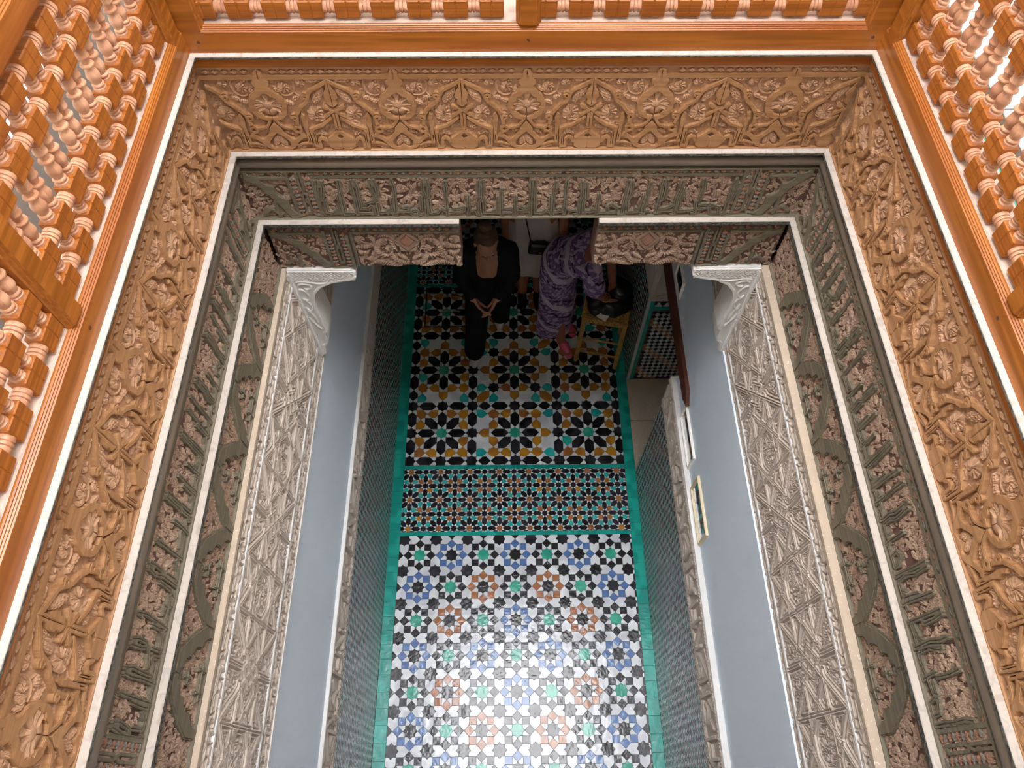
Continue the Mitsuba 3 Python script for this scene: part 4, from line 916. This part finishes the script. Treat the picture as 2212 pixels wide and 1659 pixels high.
def clip(pieces, rect):
    out = []
    for ring_, b, nm in pieces:
        xs_, ys_ = zip(*ring_)
        if min(xs_) >= rect.bounds[0] and max(xs_) <= rect.bounds[2] and min(ys_) >= rect.bounds[1] and max(ys_) <= rect.bounds[3]: out.append((ring_, b, nm)); continue
        if max(xs_) < rect.bounds[0] or min(xs_) > rect.bounds[2] or max(ys_) < rect.bounds[1] or min(ys_) > rect.bounds[3]: continue
        for g in rings(sg.Polygon(ring_).buffer(0).intersection(rect)): out.append((g, b, nm))
    return out
def pattern_a(x0, y1, S, nc, nr, ring_col):
    """eight-pointed stars ringed by squares, with hearts between; x0: first column of cell stars, y1: row of cell stars at the far edge"""
    out = []; rho = .35355 * S; h = .41421 * rho; r1 = rho - h; k_ = lambda r, a: (r * math.cos(a), r * math.sin(a))
    q = r1 * math.cos(math.pi / 4) / math.cos(math.pi / 8)
    for j in range(nr + 1):
        for i in range(nc + 1):
            cx, cy = x0 + i * S, y1 - j * S
            out.append((star8(cx, cy, .2071 * S), 'zellij_black', 'star_tile'))
            R8 = .2071 * S; q8 = R8 * math.cos(math.pi / 4) / math.cos(math.pi / 8)
            for d in range(4):
                base = [(0, .5), (-.1464, .3536), (-.1464, .1464)]
                P1 = [(-.1464 * S, .1464 * S)]
                loc = [(0, S * .5), (-.1464 * S, .3536 * S), (-.1464 * S, .1464 * S), k_(q8, math.pi / 2 + math.pi / 8), (0, R8), k_(q8, math.pi / 2 - math.pi / 8), (.1464 * S, .1464 * S), (.1464 * S, .3536 * S)]
                a = d * math.pi / 2; out.append(([(cx + u * math.cos(a) - v * math.sin(a), cy + u * math.sin(a) + v * math.cos(a)) for u, v in loc], 'zellij_white', 'heart_tile'))
    for j in range(nr):
        for i in range(nc):
            cx, cy = x0 + (i + .5) * S, y1 - (j + .5) * S; ring_c, star_c = ring_col(i, j)
            out.append((star8(cx, cy, r1), star_c, 'rosette_star'))
            for d in range(8):
                a = d * math.pi / 4; e = a + math.pi / 8
                out.append(([(cx + k_(*z)[0], cy + k_(*z)[1]) for z in ((r1, a), (rho / math.cos(math.pi / 8), a + math.pi / 8), (rho + h, a), (rho / math.cos(math.pi / 8), a - math.pi / 8))], ring_c, 'square_tile'))
                out.append(([(cx + k_(*z)[0], cy + k_(*z)[1]) for z in ((r1, a), (q, e), (r1, a + math.pi / 4), (rho / math.cos(math.pi / 8), e))], 'zellij_white', 'kite_tile'))
    return out
ROWC = {1: {2: 'R', 4: 'R', 0: 'B', 6: 'B'}, 2: {1: 'R', 3: 'B', 5: 'R'}, 4: {1: 'R', 3: 'B', 5: 'R'}, 5: {2: 'R', 4: 'R', 0: 'B', 6: 'B'}}
def ring_col(i, j):
    if i < 0 or i > 6 or j < 0: return 'zellij_black', 'zellij_black'
    if (i + j) % 2 == 0: return 'zellij_black', 'zellij_green'
    c = ROWC.get(j % 8, {}).get(i, 'B')
    return ('zellij_rust' if c == 'R' else 'zellij_blue'), 'zellij_black'
Y_A, Y_B0, Y_B1, Y_C0, Y_C1 = 1.641, 1.671, 2.154, 2.184, 3.848
SA = .224
rect = sg.box(XL, .02, XR, Y_A)
kA = k = obj('front_mosaic', P(box(XL, XR, .02, Y_A, -.006, -.0036)), FLOOR, 'grout')
lay(k, clip(pattern_a(XL + .0336 - SA, Y_A - .027 + SA, SA, 9, 9, lambda i, j: ring_col(i - 1, j - 1)), rect))
def pattern_b(cx, cy, exty, extx, S, colG, colM, colK):
    """stars on a lattice with pointed hexagons along its lines; every other star sends diagonal hexagons into its four cells. cx, cy: lattice lines"""
    out = []; r = S / (2 + 2 * math.sqrt(2)); w = r / math.sqrt(2); f = S - 3 * w; rw = r - w
    isG = lambda i, j: i % 2 == GX[0] and j % 2 == GX[1]
    for j, y in enumerate(cy):
        for i, x in enumerate(cx): out.append((star8(x, y, r), colG(i, j) if isG(i, j) else 'zellij_black', 'star_tile'))
    hexa = lambda L: [(r, 0), (r + w, w), (L - r - w, w), (L - r, 0), (L - r - w, -w), (r + w, -w)]
    short = [(-r, 0), (-rw, w), (rw, w), (r, 0), (rw, -w), (-rw, -w)]; half = [(r, 0), (rw, w), (-w, w), (-w, -w), (rw, -w)]
    def put(loc, ox, oy, sx, sy, sw, b, nm): out.append(([(ox + sx * (v if sw else u), oy + sy * (u if sw else v)) for u, v in loc], b, nm))
    for axis in (0, 1):
        A, B = (cx, cy) if axis == 0 else (cy, cx); par = GX[axis]; opar = GX[1 - axis]
        for j, q in enumerate(B):
            for i in range(len(A) - 1):
                a, b = A[i], A[i + 1]; ext = (b - a) > S * 1.2
                s0, sgn = (a, 1) if i % 2 == par else (b, -1)               # starting at the G line
                pt = (s0, q) if axis == 0 else (q, s0); sx, sy = (sgn, 1) if axis == 0 else (1, sgn)
                put(hexa(S), *pt, sx, sy, axis == 1, 'zellij_black', 'hexagon_tile')
                if ext:
                    onG = j % 2 == opar; o = s0 + sgn * S; pt = (o, q) if axis == 0 else (q, o)
                    put(half if onG else short, *pt, sx, sy, axis == 1, 'zellij_mustard' if onG else 'zellij_black', 'hexagon_tile')
    K = [(r, 0), (rw, w), (-w, w), (-w, -rw), (-rw, -w), (rw, -w)]
    Mreg = [(w, w), (-rw, w), (-r, 0), (-w, -rw), (-w, -w), (-rw, -w), (0, -r), (w, -rw)]
    Mx = [(-rw, w), (-r, 0), (-w, -rw), (-w, -w), (-rw, -w), (0, -r), (rw, -w), (w, -w), (w, -rw), (r, 0), (rw, w)]
    for j in range(len(cy) - 1):
        for i in range(len(cx) - 1):
            gx, sx = (cx[i], 1) if i % 2 == GX[0] else (cx[i + 1], -1); gy, sy = (cy[j], 1) if j % 2 == GX[1] else (cy[j + 1], -1)
            Sx, Sy = cx[i + 1] - cx[i], cy[j + 1] - cy[j]; ex, ey = Sx > 1.2 * S, Sy > 1.2 * S
            c = lambda loc, x, y, b, nm, fx=1, fy=1, sw=False: out.append(([(gx + sx * (x + fx * (v if sw else u)), gy + sy * (y + fy * (u if sw else v))) for u, v in loc], b, nm))
            c([(w, w), (w + r, w), (f, f - r), (f, f), (f - r, f), (w, w + r)], 0, 0, 'zellij_black', 'hexagon_tile')
            m_ = S - 2 * w
            c(K, 2 * w, m_, colK(i, j, 0), 'kite_tile')
            c(K, m_, 2 * w, colK(i, j, 1), 'kite_tile', 1, 1, True)
            if ex and ey:
                out.append((star8(gx + sx * m_, gy + sy * m_, r), 'zellij_black', 'star_tile'))
                c([(S - w, S - w), (S - w + r, S - w), (Sx - w, Sy - w - r), (Sx - w, Sy - w), (Sx - w - r, Sy - w), (S - w, S - w + r)], 0, 0, 'zellij_mustard', 'hexagon_tile')
            elif ex: c(Mx, m_, m_, colM(i, j), 'cross_tile')
            elif ey: c(Mx, m_, m_, colM(i, j), 'cross_tile', 1, 1, True)
            else: c(Mreg, m_, m_, colM(i, j), 'cross_tile')
            if ex: c(K, Sx - 2 * w, m_, 'zellij_turquoise', 'kite_tile', -1, 1)
            if ey: c(K, m_, Sy - 2 * w, 'zellij_turquoise', 'kite_tile', 1, -1, True)
    return out
def whites(pieces, rect, nm='white_chip'):
    g = rect.difference(unary_union([sg.Polygon(q[0]).buffer(.0005, join_style=2) for q in pieces]))
    return [(x, 'zellij_white', nm) for x in rings(g, 1.2e-5)]
def mosaic_b(name, y0, y1, stuff=False):
    global GX
    GX = (0, 0); S = .1092; n = 16; cx = [XL + .053 + S * (i - 1) for i in range(17)]; d = (y1 - y0 - 4 * S) / 2; cy = [y0 + d + S * (j - 1) for j in range(7)]; GX = (1, 1)
    rect = sg.box(XL, y0, XR, y1)
    pc = clip(pattern_b(cx, cy, 0, 0, S, lambda i, j: 'zellij_rust' if rngF.random() < .8 else 'zellij_mustard', lambda i, j: 'zellij_rust' if rngF.random() < .7 else 'zellij_mustard', lambda i, j, q: 'zellij_turquoise'), rect)
    k = obj(name, P(box(XL, XR, y0, y1, -.006, -.0036)), FLOOR, 'grout')
    w = whites(pc, rect)
    if stuff:
        kk = obj('mosaic_tiles', colored([(tile_mesh(r), b) for r, b, _ in pc + w]), k, 'zellij_mixed'); labels[kk] = {'kind': 'stuff'}
    else:
        lay(k, pc); kk = obj('white_chips', P(cat([tile_mesh(r[0]) for r in w])), k, 'zellij_white'); labels[kk] = {'kind': 'stuff'}
mosaic_b('middle_mosaic', Y_B0, Y_B1)
S = .2335; E_ = S * (1 + 2 / (2 + 2 * math.sqrt(2)))
cx = list(XL + .0315 + np.cumsum([-S, S, S, S, E_, E_, S, S, S])); cy = list(Y_C0 + .035 + np.cumsum([-S, S, S, S, E_, E_, S, S, S])); GX = (0, 0)
rect = sg.box(XL, Y_C0, XR, Y_C1)
pc = clip(pattern_b(cx, cy, 0, 0, S, lambda i, j: 'zellij_green', lambda i, j: 'zellij_mustard' if rngF.random() < .75 else 'zellij_rust', lambda i, j, q: 'zellij_mustard' if rngF.random() < .8 else ('zellij_rust' if rngF.random() < .7 else 'zellij_turquoise')), rect)
k = obj('far_mosaic', P(box(XL, XR, Y_C0, Y_C1, -.006, -.0036)), FLOOR, 'grout')
lay(k, pc + whites(pc, rect))
mosaic_b('hall_mosaic', 3.878, 4.361, True)
k = obj('hall_star_mosaic', P(box(XL, XR, 4.391, HALL_Y, -.006, -.0036)), FLOOR, 'grout')
kk = obj('mosaic_tiles', colored([(tile_mesh(r), b) for r, b, _ in clip(pattern_a(XL + .0336 - SA, HALL_Y, SA, 9, 6, lambda i, j: ring_col(i - 1, j)), sg.box(XL, 4.391, XR, HALL_Y))]), k, 'zellij_mixed'); labels[kk] = {'kind': 'stuff'}
for y0 in (Y_A, Y_B1, Y_C1, 4.361):
    for i in range(8):
        a = XL + (XR - XL) * i / 8; obj('cross_strip_tile', P(tile_mesh([(a, y0), (a + (XR - XL) / 8, y0), (a + (XR - XL) / 8, y0 + .03), (a, y0 + .03)])), FLOOR, 'zellij_border')
for x0, x1 in ((XDL, XL), (XR, XDR)):
    y = -.08 if x0 < 0 else -.05
    while y < HALL_Y - .1:
        l = .098 + rngF.normal(0, .005)
        obj('border_tile', P(tile_mesh([(x0 + .001, y), (x1, y), (x1, y + l), (x0 + .001, y + l)])), FLOOR, 'zellij_border'); y += l
# hatch with two brass handles
mat('brass', lin(196, 172, 120), .3, metallic=.9); mat('iron', lin(46, 42, 40), .5)
k = thing('floor_hatch', 'square hatch frame in the dim hall floor with two short brass handles', 'hatch')
hx0, hx1, hy0, hy1 = -.682, -.300, 3.43, 3.84
obj('frame', P(ring(hx0, hx1, hy0, hy1, hx0 + .010, hx1 - .010, hy0 + .010, hy1 - .010, -.002, .003)), k, 'iron')
for y in (3.576, 3.725):
    obj('handle', P(tube([(-.540, y, .0), (-.540, y, .018), (-.528, y, .026), (-.41, y, .026), (-.396, y, .018), (-.396, y, .0)], .0075, 8), smooth=40), k, 'brass')
# ---------------------------------------------------------------- people, stool, bags
def hull(a, ra, b, rb, n=12):
    s1 = m3.Manifold.sphere(ra, n).translate(list(map(float, a))); s2 = m3.Manifold.sphere(rb, n).translate(list(map(float, b)))
    return m3.Manifold.batch_hull([s1, s2])
def blob(c, r, n=20): return m3.Manifold.sphere(1.0, n).scale(list(map(float, r))).translate(list(map(float, c)))
def chain(pts): return [hull(a[:3], a[3], b[:3], b[3]) for a, b in zip(pts[:-1], pts[1:])]
def hulls(pts): return m3.Manifold.batch_hull([m3.Manifold.sphere(p[3], 12).translate([float(x) for x in p[:3]]) for p in pts])
def fuse(ms, step=.02, it=6):
    m = m3.Manifold.batch_boolean(ms, m3.OpType.Add).refine_to_length(step).to_mesh()
    t = trimesh.Trimesh(m.vert_properties[:, :3], m.tri_verts, process=True)
    trimesh.smoothing.filter_taubin(t, iterations=it); return t
def folds(t, amp=.006, f=14, seed=1, vert=True):
    p = t.vertices; s = np.array([f, f, f * .22 if vert else f])
    t.vertices = p + t.vertex_normals * ((meshkit.fbm(p * s, 2, seed) - .5) * 2 * amp)[:, None]; return t
def hand(wrist, fwd, palm, side, L=.175):
    """palm and five bent fingers; fwd: towards the fingertips, palm: the way the palm faces, side: +1 thumb towards fwd x palm"""
    w = np.array(wrist, float); f = np.array(fwd, float); f /= np.linalg.norm(f); n = np.array(palm, float); n -= f * (n @ f); n /= np.linalg.norm(n); s = np.cross(f, n) * side
    k_ = L / .18; P_ = lambda a, b, c: w + (f * a + s * b + n * c) * k_
    ms = [hulls([(*P_(.0, .018, 0), .014), (*P_(0, -.018, 0), .014), (*P_(.085, .032, 0), .011), (*P_(.08, -.032, 0), .010)])]
    for b, ln, r in ((.030, .070, .0085), (.010, .080, .0088), (-.011, .074, .0083), (-.031, .058, .0072)):
        q = [P_(.075, b, 0), P_(.088 + ln * .45, b * 1.1, .008), P_(.088 + ln * .78, b * 1.12, .022), P_(.086 + ln * .98, b * 1.12, .040)]
        ms += chain([(*q[0], r * k_ * 1.1), (*q[1], r * k_), (*q[2], r * k_ * .92), (*q[3], r * k_ * .8)])
    q = [P_(.020, .026, .004), P_(.050, .056, .014), P_(.078, .068, .024), P_(.100, .070, .032)]
    ms += chain([(*q[0], .014 * k_), (*q[1], .0105 * k_), (*q[2], .0095 * k_), (*q[3], .008 * k_)])
    return ms
def head(c, look, tilt_up, k=.9):
    """skull, jaw, nose, brows, lips and ears; look: the way the face points"""
    c = np.array(c, float); f = np.array(look, float); f /= np.linalg.norm(f); u = np.array(tilt_up, float); u -= f * (f @ u); u /= np.linalg.norm(u); s = np.cross(f, u)
    Q = lambda a, b, d, r: (*(c + (f * a + s * b + u * d) * k), r * k)
    ms = [hulls([Q(-.022, 0, .045, .076), Q(.020, 0, .040, .070), Q(-.030, 0, .01, .070)]), hulls([Q(.028, .028, -.01, .042), Q(.028, -.028, -.01, .042), Q(.058, 0, -.085, .022), Q(.015, .04, -.055, .022), Q(.015, -.04, -.055, .022)]),
          hulls([Q(.088, 0, .012, .008), Q(.106, 0, -.026, .0095), Q(.092, .012, -.030, .007), Q(.092, -.012, -.030, .007)]), hulls([Q(.083, .016, -.056, .006), Q(.083, -.016, -.056, .006), Q(.088, 0, -.055, .007)]),
          hulls([Q(.080, .018, -.064, .005), Q(.080, -.018, -.064, .005), Q(.084, 0, -.066, .006)]), hulls([Q(.078, .042, .030, .007), Q(.084, .012, .026, .007)]), hulls([Q(.078, -.042, .030, .007), Q(.084, -.012, .026, .007)])]
    for b in (-1, 1): ms.append(hulls([Q(-.008, b * .075, .012, .011), Q(-.004, b * .076, -.025, .007), Q(-.016, b * .080, .0, .008)]))
    eyes = [c + (f * .074 + s * b * .031 + u * .006) * k for b in (-1, 1)]
    return ms, eyes, (f, s, u)
mat('skin', lin(176, 122, 96), .55); mat('skin_warm', lin(160, 106, 80), .55); mat('hair_brown', lin(92, 68, 50), .6); mat('black_cloth', lin(22, 21, 22), .85, .2); mat('eye', lin(34, 26, 22), .2)
mat('sneaker', lin(206, 202, 196), .6); mat('pink_rubber', lin(226, 110, 140), .5); mat('white_cloth', lin(222, 206, 200), .85, .2); mat('black_leather', lin(20, 19, 20), .35)
def dress_fn(p, n, uv):
    a = mix(lin(142, 108, 158), lin(96, 66, 112), fbm(p.x * 9, p.y * 9, p.z * 9, 2))
    d = p.z * .62 + p.x * .55 - p.y * .35 + .02 * noise(p.x * 12, p.y * 12, p.z * 12)
    b = dr.abs(d * 5.2 - dr.floor(d * 5.2) - .5)
    st = smoothstep(.40, .43, b); ln = smoothstep(.20, .22, b) * (1 - smoothstep(.25, .27, b))
    pais = smoothstep(.52, .56, fbm(p.x * 46, p.y * 46, p.z * 46, 3)) * smoothstep(.1, .2, .5 - b + .1) 
    c = mix(a, lin(206, 190, 206), .9 * st); c = mix(c, lin(56, 34, 58), ln); return mix(c, lin(190, 176, 196), .8 * pais * (1 - st))
mat('purple_print', proc(dress_fn), .85, .2)

def shoe(heel, toe, h=.07, w=.042):
    a, b = np.array(heel, float), np.array(toe, float)
    return fuse([hulls([(*(a + [0, 0, .03]), .030), (*(a * .4 + b * .6 + [0, 0, .030]), w * .95), (*(b + [0, 0, .024]), .026), (*(a + [0, 0, h]), .030)])], .012, 4)
# 1: person in black, walking out of the hall
k = thing('person', 'person with tied-up hair in a loose black suit, hands held together, walking in the hall', 'person')
H0 = np.array([-.118, 2.985, 1.56])
hm, eyes, (hf, hs, hu) = head(H0, (.14, -.86, -.42), (.06, -.35, .86))
sl, sr = (-.270, 3.10, 1.345), (.022, 3.12, 1.345); el, er = (-.298, 3.10, 1.08), (.042, 3.12, 1.08); wl, wr = (-.222, 2.985, 1.005), (-.062, 2.985, 1.005)
neck = chain([(-.125, 3.07, 1.36, .062), (-.120, 3.02, 1.50, .056)])
chest = [hulls([(-.22, 3.14, 1.31, .055), (-.03, 3.14, 1.31, .055), (-.125, 3.09, 1.36, .055), (-.125, 3.09, 1.22, .05), (-.20, 3.17, 1.05, .07), (-.05, 3.17, 1.05, .07)])]
arms = chain([(*el, .045), (*wl, .030)]) + chain([(*er, .045), (*wr, .030)])
hands = hand(wl, (.45, -.55, -.45), (.9, .1, .1), -1) + hand(wr, (-.35, -.55, -.55), (-.9, .1, .1), 1)
obj('body', P(fuse(hm + neck + chest + arms + hands, .0075, 5), smooth=True), k, 'skin')
obj('hair', P(folds(fuse([blob(H0 - hf * .040 + hu * .046, (.077, .080, .078)), blob(H0 - hf * .085 + hu * .105, (.042, .042, .038)), blob(H0 - hf * .005 + hu * .088, (.056, .048, .030))], .012, 4), .005, 60, 3, False), smooth=True), k, 'hair_brown')
for e in eyes: obj('eye', P(trimesh.creation.icosphere(2, .0115).apply_translation(e + hf * .001)), k, 'eye')
jk = [hulls([(-.245, 3.13, 1.33, .068), (-.005, 3.13, 1.33, .068), (-.21, 3.16, 1.36, .055), (-.04, 3.16, 1.36, .055), (-.225, 3.16, 1.05, .085), (-.025, 3.16, 1.05, .085), (-.235, 3.22, .80, .085), (-.02, 3.24, .80, .085)])]
jk = [jk[0] - hulls([(-.150, 3.02, 1.47, .035), (-.100, 3.02, 1.47, .035), (-.125, 2.98, 1.22, .006), (-.125, 2.88, 1.18, .006), (-.160, 2.88, 1.50, .03), (-.090, 2.88, 1.50, .03)])]
jk += chain([(*sl, .068), (*el, .060), (wl[0] - .01, wl[1] + .02, wl[2] + .02, .047)]) + chain([(*sr, .068), (*er, .060), (wr[0] + .01, wr[1] + .02, wr[2] + .02, .047)])
obj('jacket', P(folds(fuse(jk, .018, 6), .007, 12, 5), smooth=True), k, 'black_cloth')
tz = chain([(-.18, 3.20, .88, .105), (-.225, 3.15, .50, .088), (-.250, 3.13, .10, .080)]) + chain([(-.07, 3.22, .88, .105), (-.045, 3.36, .50, .088), (-.048, 3.47, .12, .080)]) + [hull((-.19, 3.2, .9, .12), .12, (-.06, 3.2, .9), .12) if False else hulls([(-.18, 3.2, .90, .10), (-.07, 3.22, .90, .10)])]
obj('trousers', P(folds(fuse(tz, .018, 6), .007, 12, 6), smooth=True), k, 'black_cloth')
obj('shoe', P(shoe((-.250, 3.17, 0), (-.258, 3.045, 0)), smooth=True), k, 'sneaker'); obj('shoe', P(shoe((-.050, 3.52, .02), (-.052, 3.40, .005)), smooth=True), k, 'sneaker')

# 2: person in the purple dress, bending over the stool
k = thing('person', 'person in a purple patterned dress and pink slippers bending over the low stool', 'person')
HP = np.array([.775, 3.30, 1.235]); hm, eyes, (hf, hs, hu) = head(HP, (.35, -.25, -.9), (.75, -.1, .45))
body = hm + chain([(.63, 3.27, 1.19, .058), (.735, 3.30, 1.24, .050)]) + [hulls([(.40, 3.37, .92, .10), (.58, 3.16, 1.14, .06), (.62, 3.34, 1.17, .06), (.52, 3.26, 1.08, .09)])]
aw, bw = (.735, 3.185, .715), (.79, 3.30, .73)
body += chain([(.59, 3.13, 1.13, .050), (.625, 3.09, .92, .040), (*aw, .029)]) + chain([(.64, 3.37, 1.15, .050), (.76, 3.39, .95, .040), (*bw, .029)])
body += hand(aw, (.25, .35, -.75), (.3, .7, .4), 1) + hand(bw, (.05, -.2, -.9), (.1, -.9, .2), -1)
body += chain([(.36, 3.36, .88, .10), (.41, 3.31, .48, .062), (.445, 3.275, .07, .040)]) + chain([(.42, 3.44, .88, .10), (.45, 3.46, .48, .062), (.47, 3.47, .07, .040)])
body += [hulls([(.450, 3.27, .045, .030), (.505, 3.155, .030, .022), (.475, 3.15, .030, .018)]), hulls([(.475, 3.46, .045, .030), (.55, 3.36, .030, .022), (.52, 3.35, .030, .018)])]
obj('body', P(fuse(body, .0085, 5), smooth=True), k, 'skin_warm')
obj('hair', P(folds(fuse([blob(HP - hf * .03 + hu * .045, (.09, .092, .09)), blob(HP - hf * .09 + hu * .02, (.06, .07, .06))], .014, 4), .006, 50, 9, False), smooth=True), k, 'hair_brown')
dr_ = [hulls([(.38, 3.34, .95, .115), (.42, 3.44, .95, .115), (.50, 3.21, 1.08, .095), (.50, 3.34, 1.10, .095), (.59, 3.14, 1.13, .072), (.63, 3.36, 1.16, .072)]),
       hulls([(.37, 3.36, .95, .115), (.41, 3.44, .95, .115), (.345, 3.31, .42, .10), (.455, 3.44, .42, .10), (.44, 3.33, .42, .085), (.325, 3.32, .13, .085), (.45, 3.33, .13, .075), (.46, 3.46, .13, .085), (.36, 3.50, .13, .085)])]
dr_ += chain([(.59, 3.13, 1.13, .075), (.615, 3.10, .97, .082)]) + chain([(.64, 3.37, 1.15, .075), (.72, 3.39, 1.0, .08)])
obj('dress', P(folds(fuse(dr_, .018, 5), .013, 11, 12), smooth=True), k, 'purple_print')
for a, b in (((.447, 3.285), (.508, 3.135)), ((.47, 3.475), (.55, 3.345))):
    a, b = np.array([*a, .012]), np.array([*b, .012]); d = b - a
    sole = hulls([(*a, .036), (*(a + d * .6), .040), (*b, .030)]).scale([1, 1, 1]) ^ m3.Manifold.cube([2, 2, .026], True).translate([float(a[0]), float(a[1]), .013])
    strap = hulls([(*(a + d * .50 + [0, 0, .034]), .040), (*(a + d * .78 + [0, 0, .022]), .036)]) - hulls([(*(a + d * .46 + [0, 0, .030]), .033), (*(a + d * .84 + [0, 0, .016]), .030)])
    strap = strap ^ m3.Manifold.cube([2, 2, .2], True).translate([float(a[0]), float(a[1]), .112])
    kk = obj('slipper', P(fuse([sole], .012, 2), smooth=True), k, 'pink_rubber'); obj('strap', P(fuse([strap], .012, 2), smooth=True), kk, 'pink_rubber')
mat('gold', lin(214, 176, 110), .25, metallic=.9)
br = np.array(aw) + np.array([-.012, -.02, .045]); a_ = np.linspace(0, 2 * np.pi, 20)
obj('bracelet', P(tube([(br[0] + .036 * math.cos(t), br[1] + .036 * math.sin(t), br[2] + .008 * math.sin(t)) for t in a_], .004, 6), smooth=True), k, 'gold')

# 3: person in the white dress, half hidden behind the frieze
k = thing('person', 'person in a pale dress behind a black handbag, head hidden by the dark frieze', 'person')
HW = np.array([.205, 3.70, 1.57]); hm, eyes, (hf, hs, hu) = head(HW, (.1, -1, -.1), (0, -.1, 1))
body = hm + chain([(.205, 3.74, 1.34, .06), (.205, 3.715, 1.50, .052)]) + [hulls([(.06, 3.74, 1.33, .06), (.35, 3.74, 1.33, .06), (.12, 3.74, 1.0, .10), (.29, 3.74, 1.0, .10)])]
wl, wr = (.005, 3.66, .80), (.435, 3.62, .84)
body += chain([(.04, 3.74, 1.32, .052), (.0, 3.76, 1.06, .042), (*wl, .029)]) + chain([(.37, 3.74, 1.32, .052), (.43, 3.74, 1.07, .042), (*wr, .029)]) + hand(wl, (.1, -.1, -1), (1, 0, 0), -1) + hand(wr, (-.25, -.1, -1), (-1, 0, 0), 1)
body += chain([(.14, 3.74, .88, .10), (.14, 3.72, .48, .062), (.14, 3.75, .08, .040)]) + chain([(.27, 3.74, .88, .10), (.27, 3.74, .48, .062), (.27, 3.76, .08, .040)])
body += [hulls([(x, 3.77, .04, .032), (x, 3.62, .03, .024)]) for x in (.14, .27)]
obj('body', P(fuse(body, .0085, 5), smooth=True), k, 'skin')
obj('hair', P(folds(fuse([blob(HW - hf * .03 + hu * .045, (.088, .094, .092)), blob(HW - hf * .07 - hu * .06, (.075, .05, .12))], .014, 4), .006, 50, 19, False), smooth=True), k, 'hair_brown')
wd = [hulls([(.08, 3.74, 1.31, .07), (.33, 3.74, 1.31, .07), (.13, 3.74, 1.02, .105), (.28, 3.74, 1.02, .105)]), hulls([(.13, 3.74, 1.02, .105), (.28, 3.74, 1.02, .105), (.12, 3.74, .85, .13), (.29, 3.74, .85, .13), (.13, 3.74, .48, .13), (.29, 3.74, .48, .13)])]
obj('dress', P(folds(fuse(wd, .018, 5), .010, 12, 22), smooth=True), k, 'white_cloth')
for x in (.14, .27): obj('shoe', P(shoe((x, 3.79, 0), (x, 3.60, 0)), smooth=True), k, 'black_leather')
k = thing('handbag', 'small black handbag with a strap, hanging in front of the pale dress', 'handbag')
bx = box(-.085, .085, -.030, .030, -.055, .055, .014); obj('bag', P(bx.apply_transform(tr(.255, 3.545, .86) @ rot(.12, 'y'))), k, 'black_leather')
obj('handle', P(tube(spline([(.21, 3.545, .915), (.225, 3.53, .955), (.285, 3.53, .955), (.30, 3.545, .915)], 14), .006, 7), smooth=True), k, 'black_leather')
obj('strap', P(tube(spline([(.19, 3.55, .90), (.15, 3.60, 1.10), (.10, 3.66, 1.33), (.08, 3.72, 1.385)], 16), .005, 6), smooth=True), k, 'black_leather')
obj('clasp', P(box(.247, .267, 3.508, 3.514, .838, .850, .002)), k, 'brass')

# stool with a rush seat, and the dark bag on it
mat('pale_wood', wood_fn(lin(190, 148, 84), lin(166, 122, 66), lin(150, 108, 58), 60), .55); mat('rush', proc(lambda p, n, uv: mix(lin(196, 158, 92), lin(140, 104, 56), smoothstep(.3, .7, noise(p.x * 160, p.y * 160, p.z * 160)))), .75)
k = thing('stool', 'low pale wooden stool with a woven rush seat and crossbars beside the purple dress', 'stool')
A, B, C, D = (.562, 3.100), (.872, 3.022), (.940, 3.36), (.640, 3.43)
tops = [(.592, 3.15), (.895, 3.085), (.945, 3.36), (.645, 3.42)]; ZS = .51
for (x0, y0), (x1, y1) in zip((A, B, C, D), tops): obj('leg', P(tube([(x0, y0, .003), (x0 * .5 + x1 * .5, y0 * .5 + y1 * .5, ZS * .5), (x1, y1, ZS + .025)], [.018, .020, .019], 12), smooth=40), k, 'pale_wood')
lp = lambda i, z: tuple(np.array((A, B, C, D)[i]) * (1 - z / ZS) + np.array(tops[i]) * (z / ZS)) + (z,)
for i, zs in ((0, (.13, .29)), (1, (.16, .32)), (2, (.13, .29)), (3, (.16, .32))):
    for z in zs: obj('crossbar', P(tube([lp(i, z), lp((i + 1) % 4, z)], .0095, 8), smooth=40), k, 'pale_wood')
rails = [tube([(*tops[i], ZS), tuple(np.array(tops[i]) * .5 + np.array(tops[(i + 1) % 4]) * .5) + (ZS - .004,), (*tops[(i + 1) % 4], ZS)], .024, 10) for i in range(4)]
ce = np.mean(tops, 0); quad = [tops[0], tops[1], tops[2], tops[3]]
seat = extr(sg.Polygon(quad), .022, ZS - .014)
obj('seat', P(cat(rails + [seat]), smooth=40), k, 'rush')
k = thing('bag', 'shapeless black bag with shiny white folds lying on the rush seat of the stool', 'bag')
obj('sack', P(folds(fuse([blob((.79, 3.28, ZS + .085), (.185, .165, .085)), blob((.85, 3.32, ZS + .12), (.11, .11, .10)), blob((.70, 3.22, ZS + .065), (.09, .09, .055))], .016, 4), .012, 16, 31, False), smooth=True), k, 'black_leather')
obj('paper', P(folds(fuse([hulls([(.665, 3.155, ZS + .06, .008), (.735, 3.095, ZS + .055, .008), (.70, 3.15, ZS + .085, .006), (.76, 3.12, ZS + .075, .006)])], .012, 2), .005, 40, 3, False), smooth=True), k, 'white_cloth')
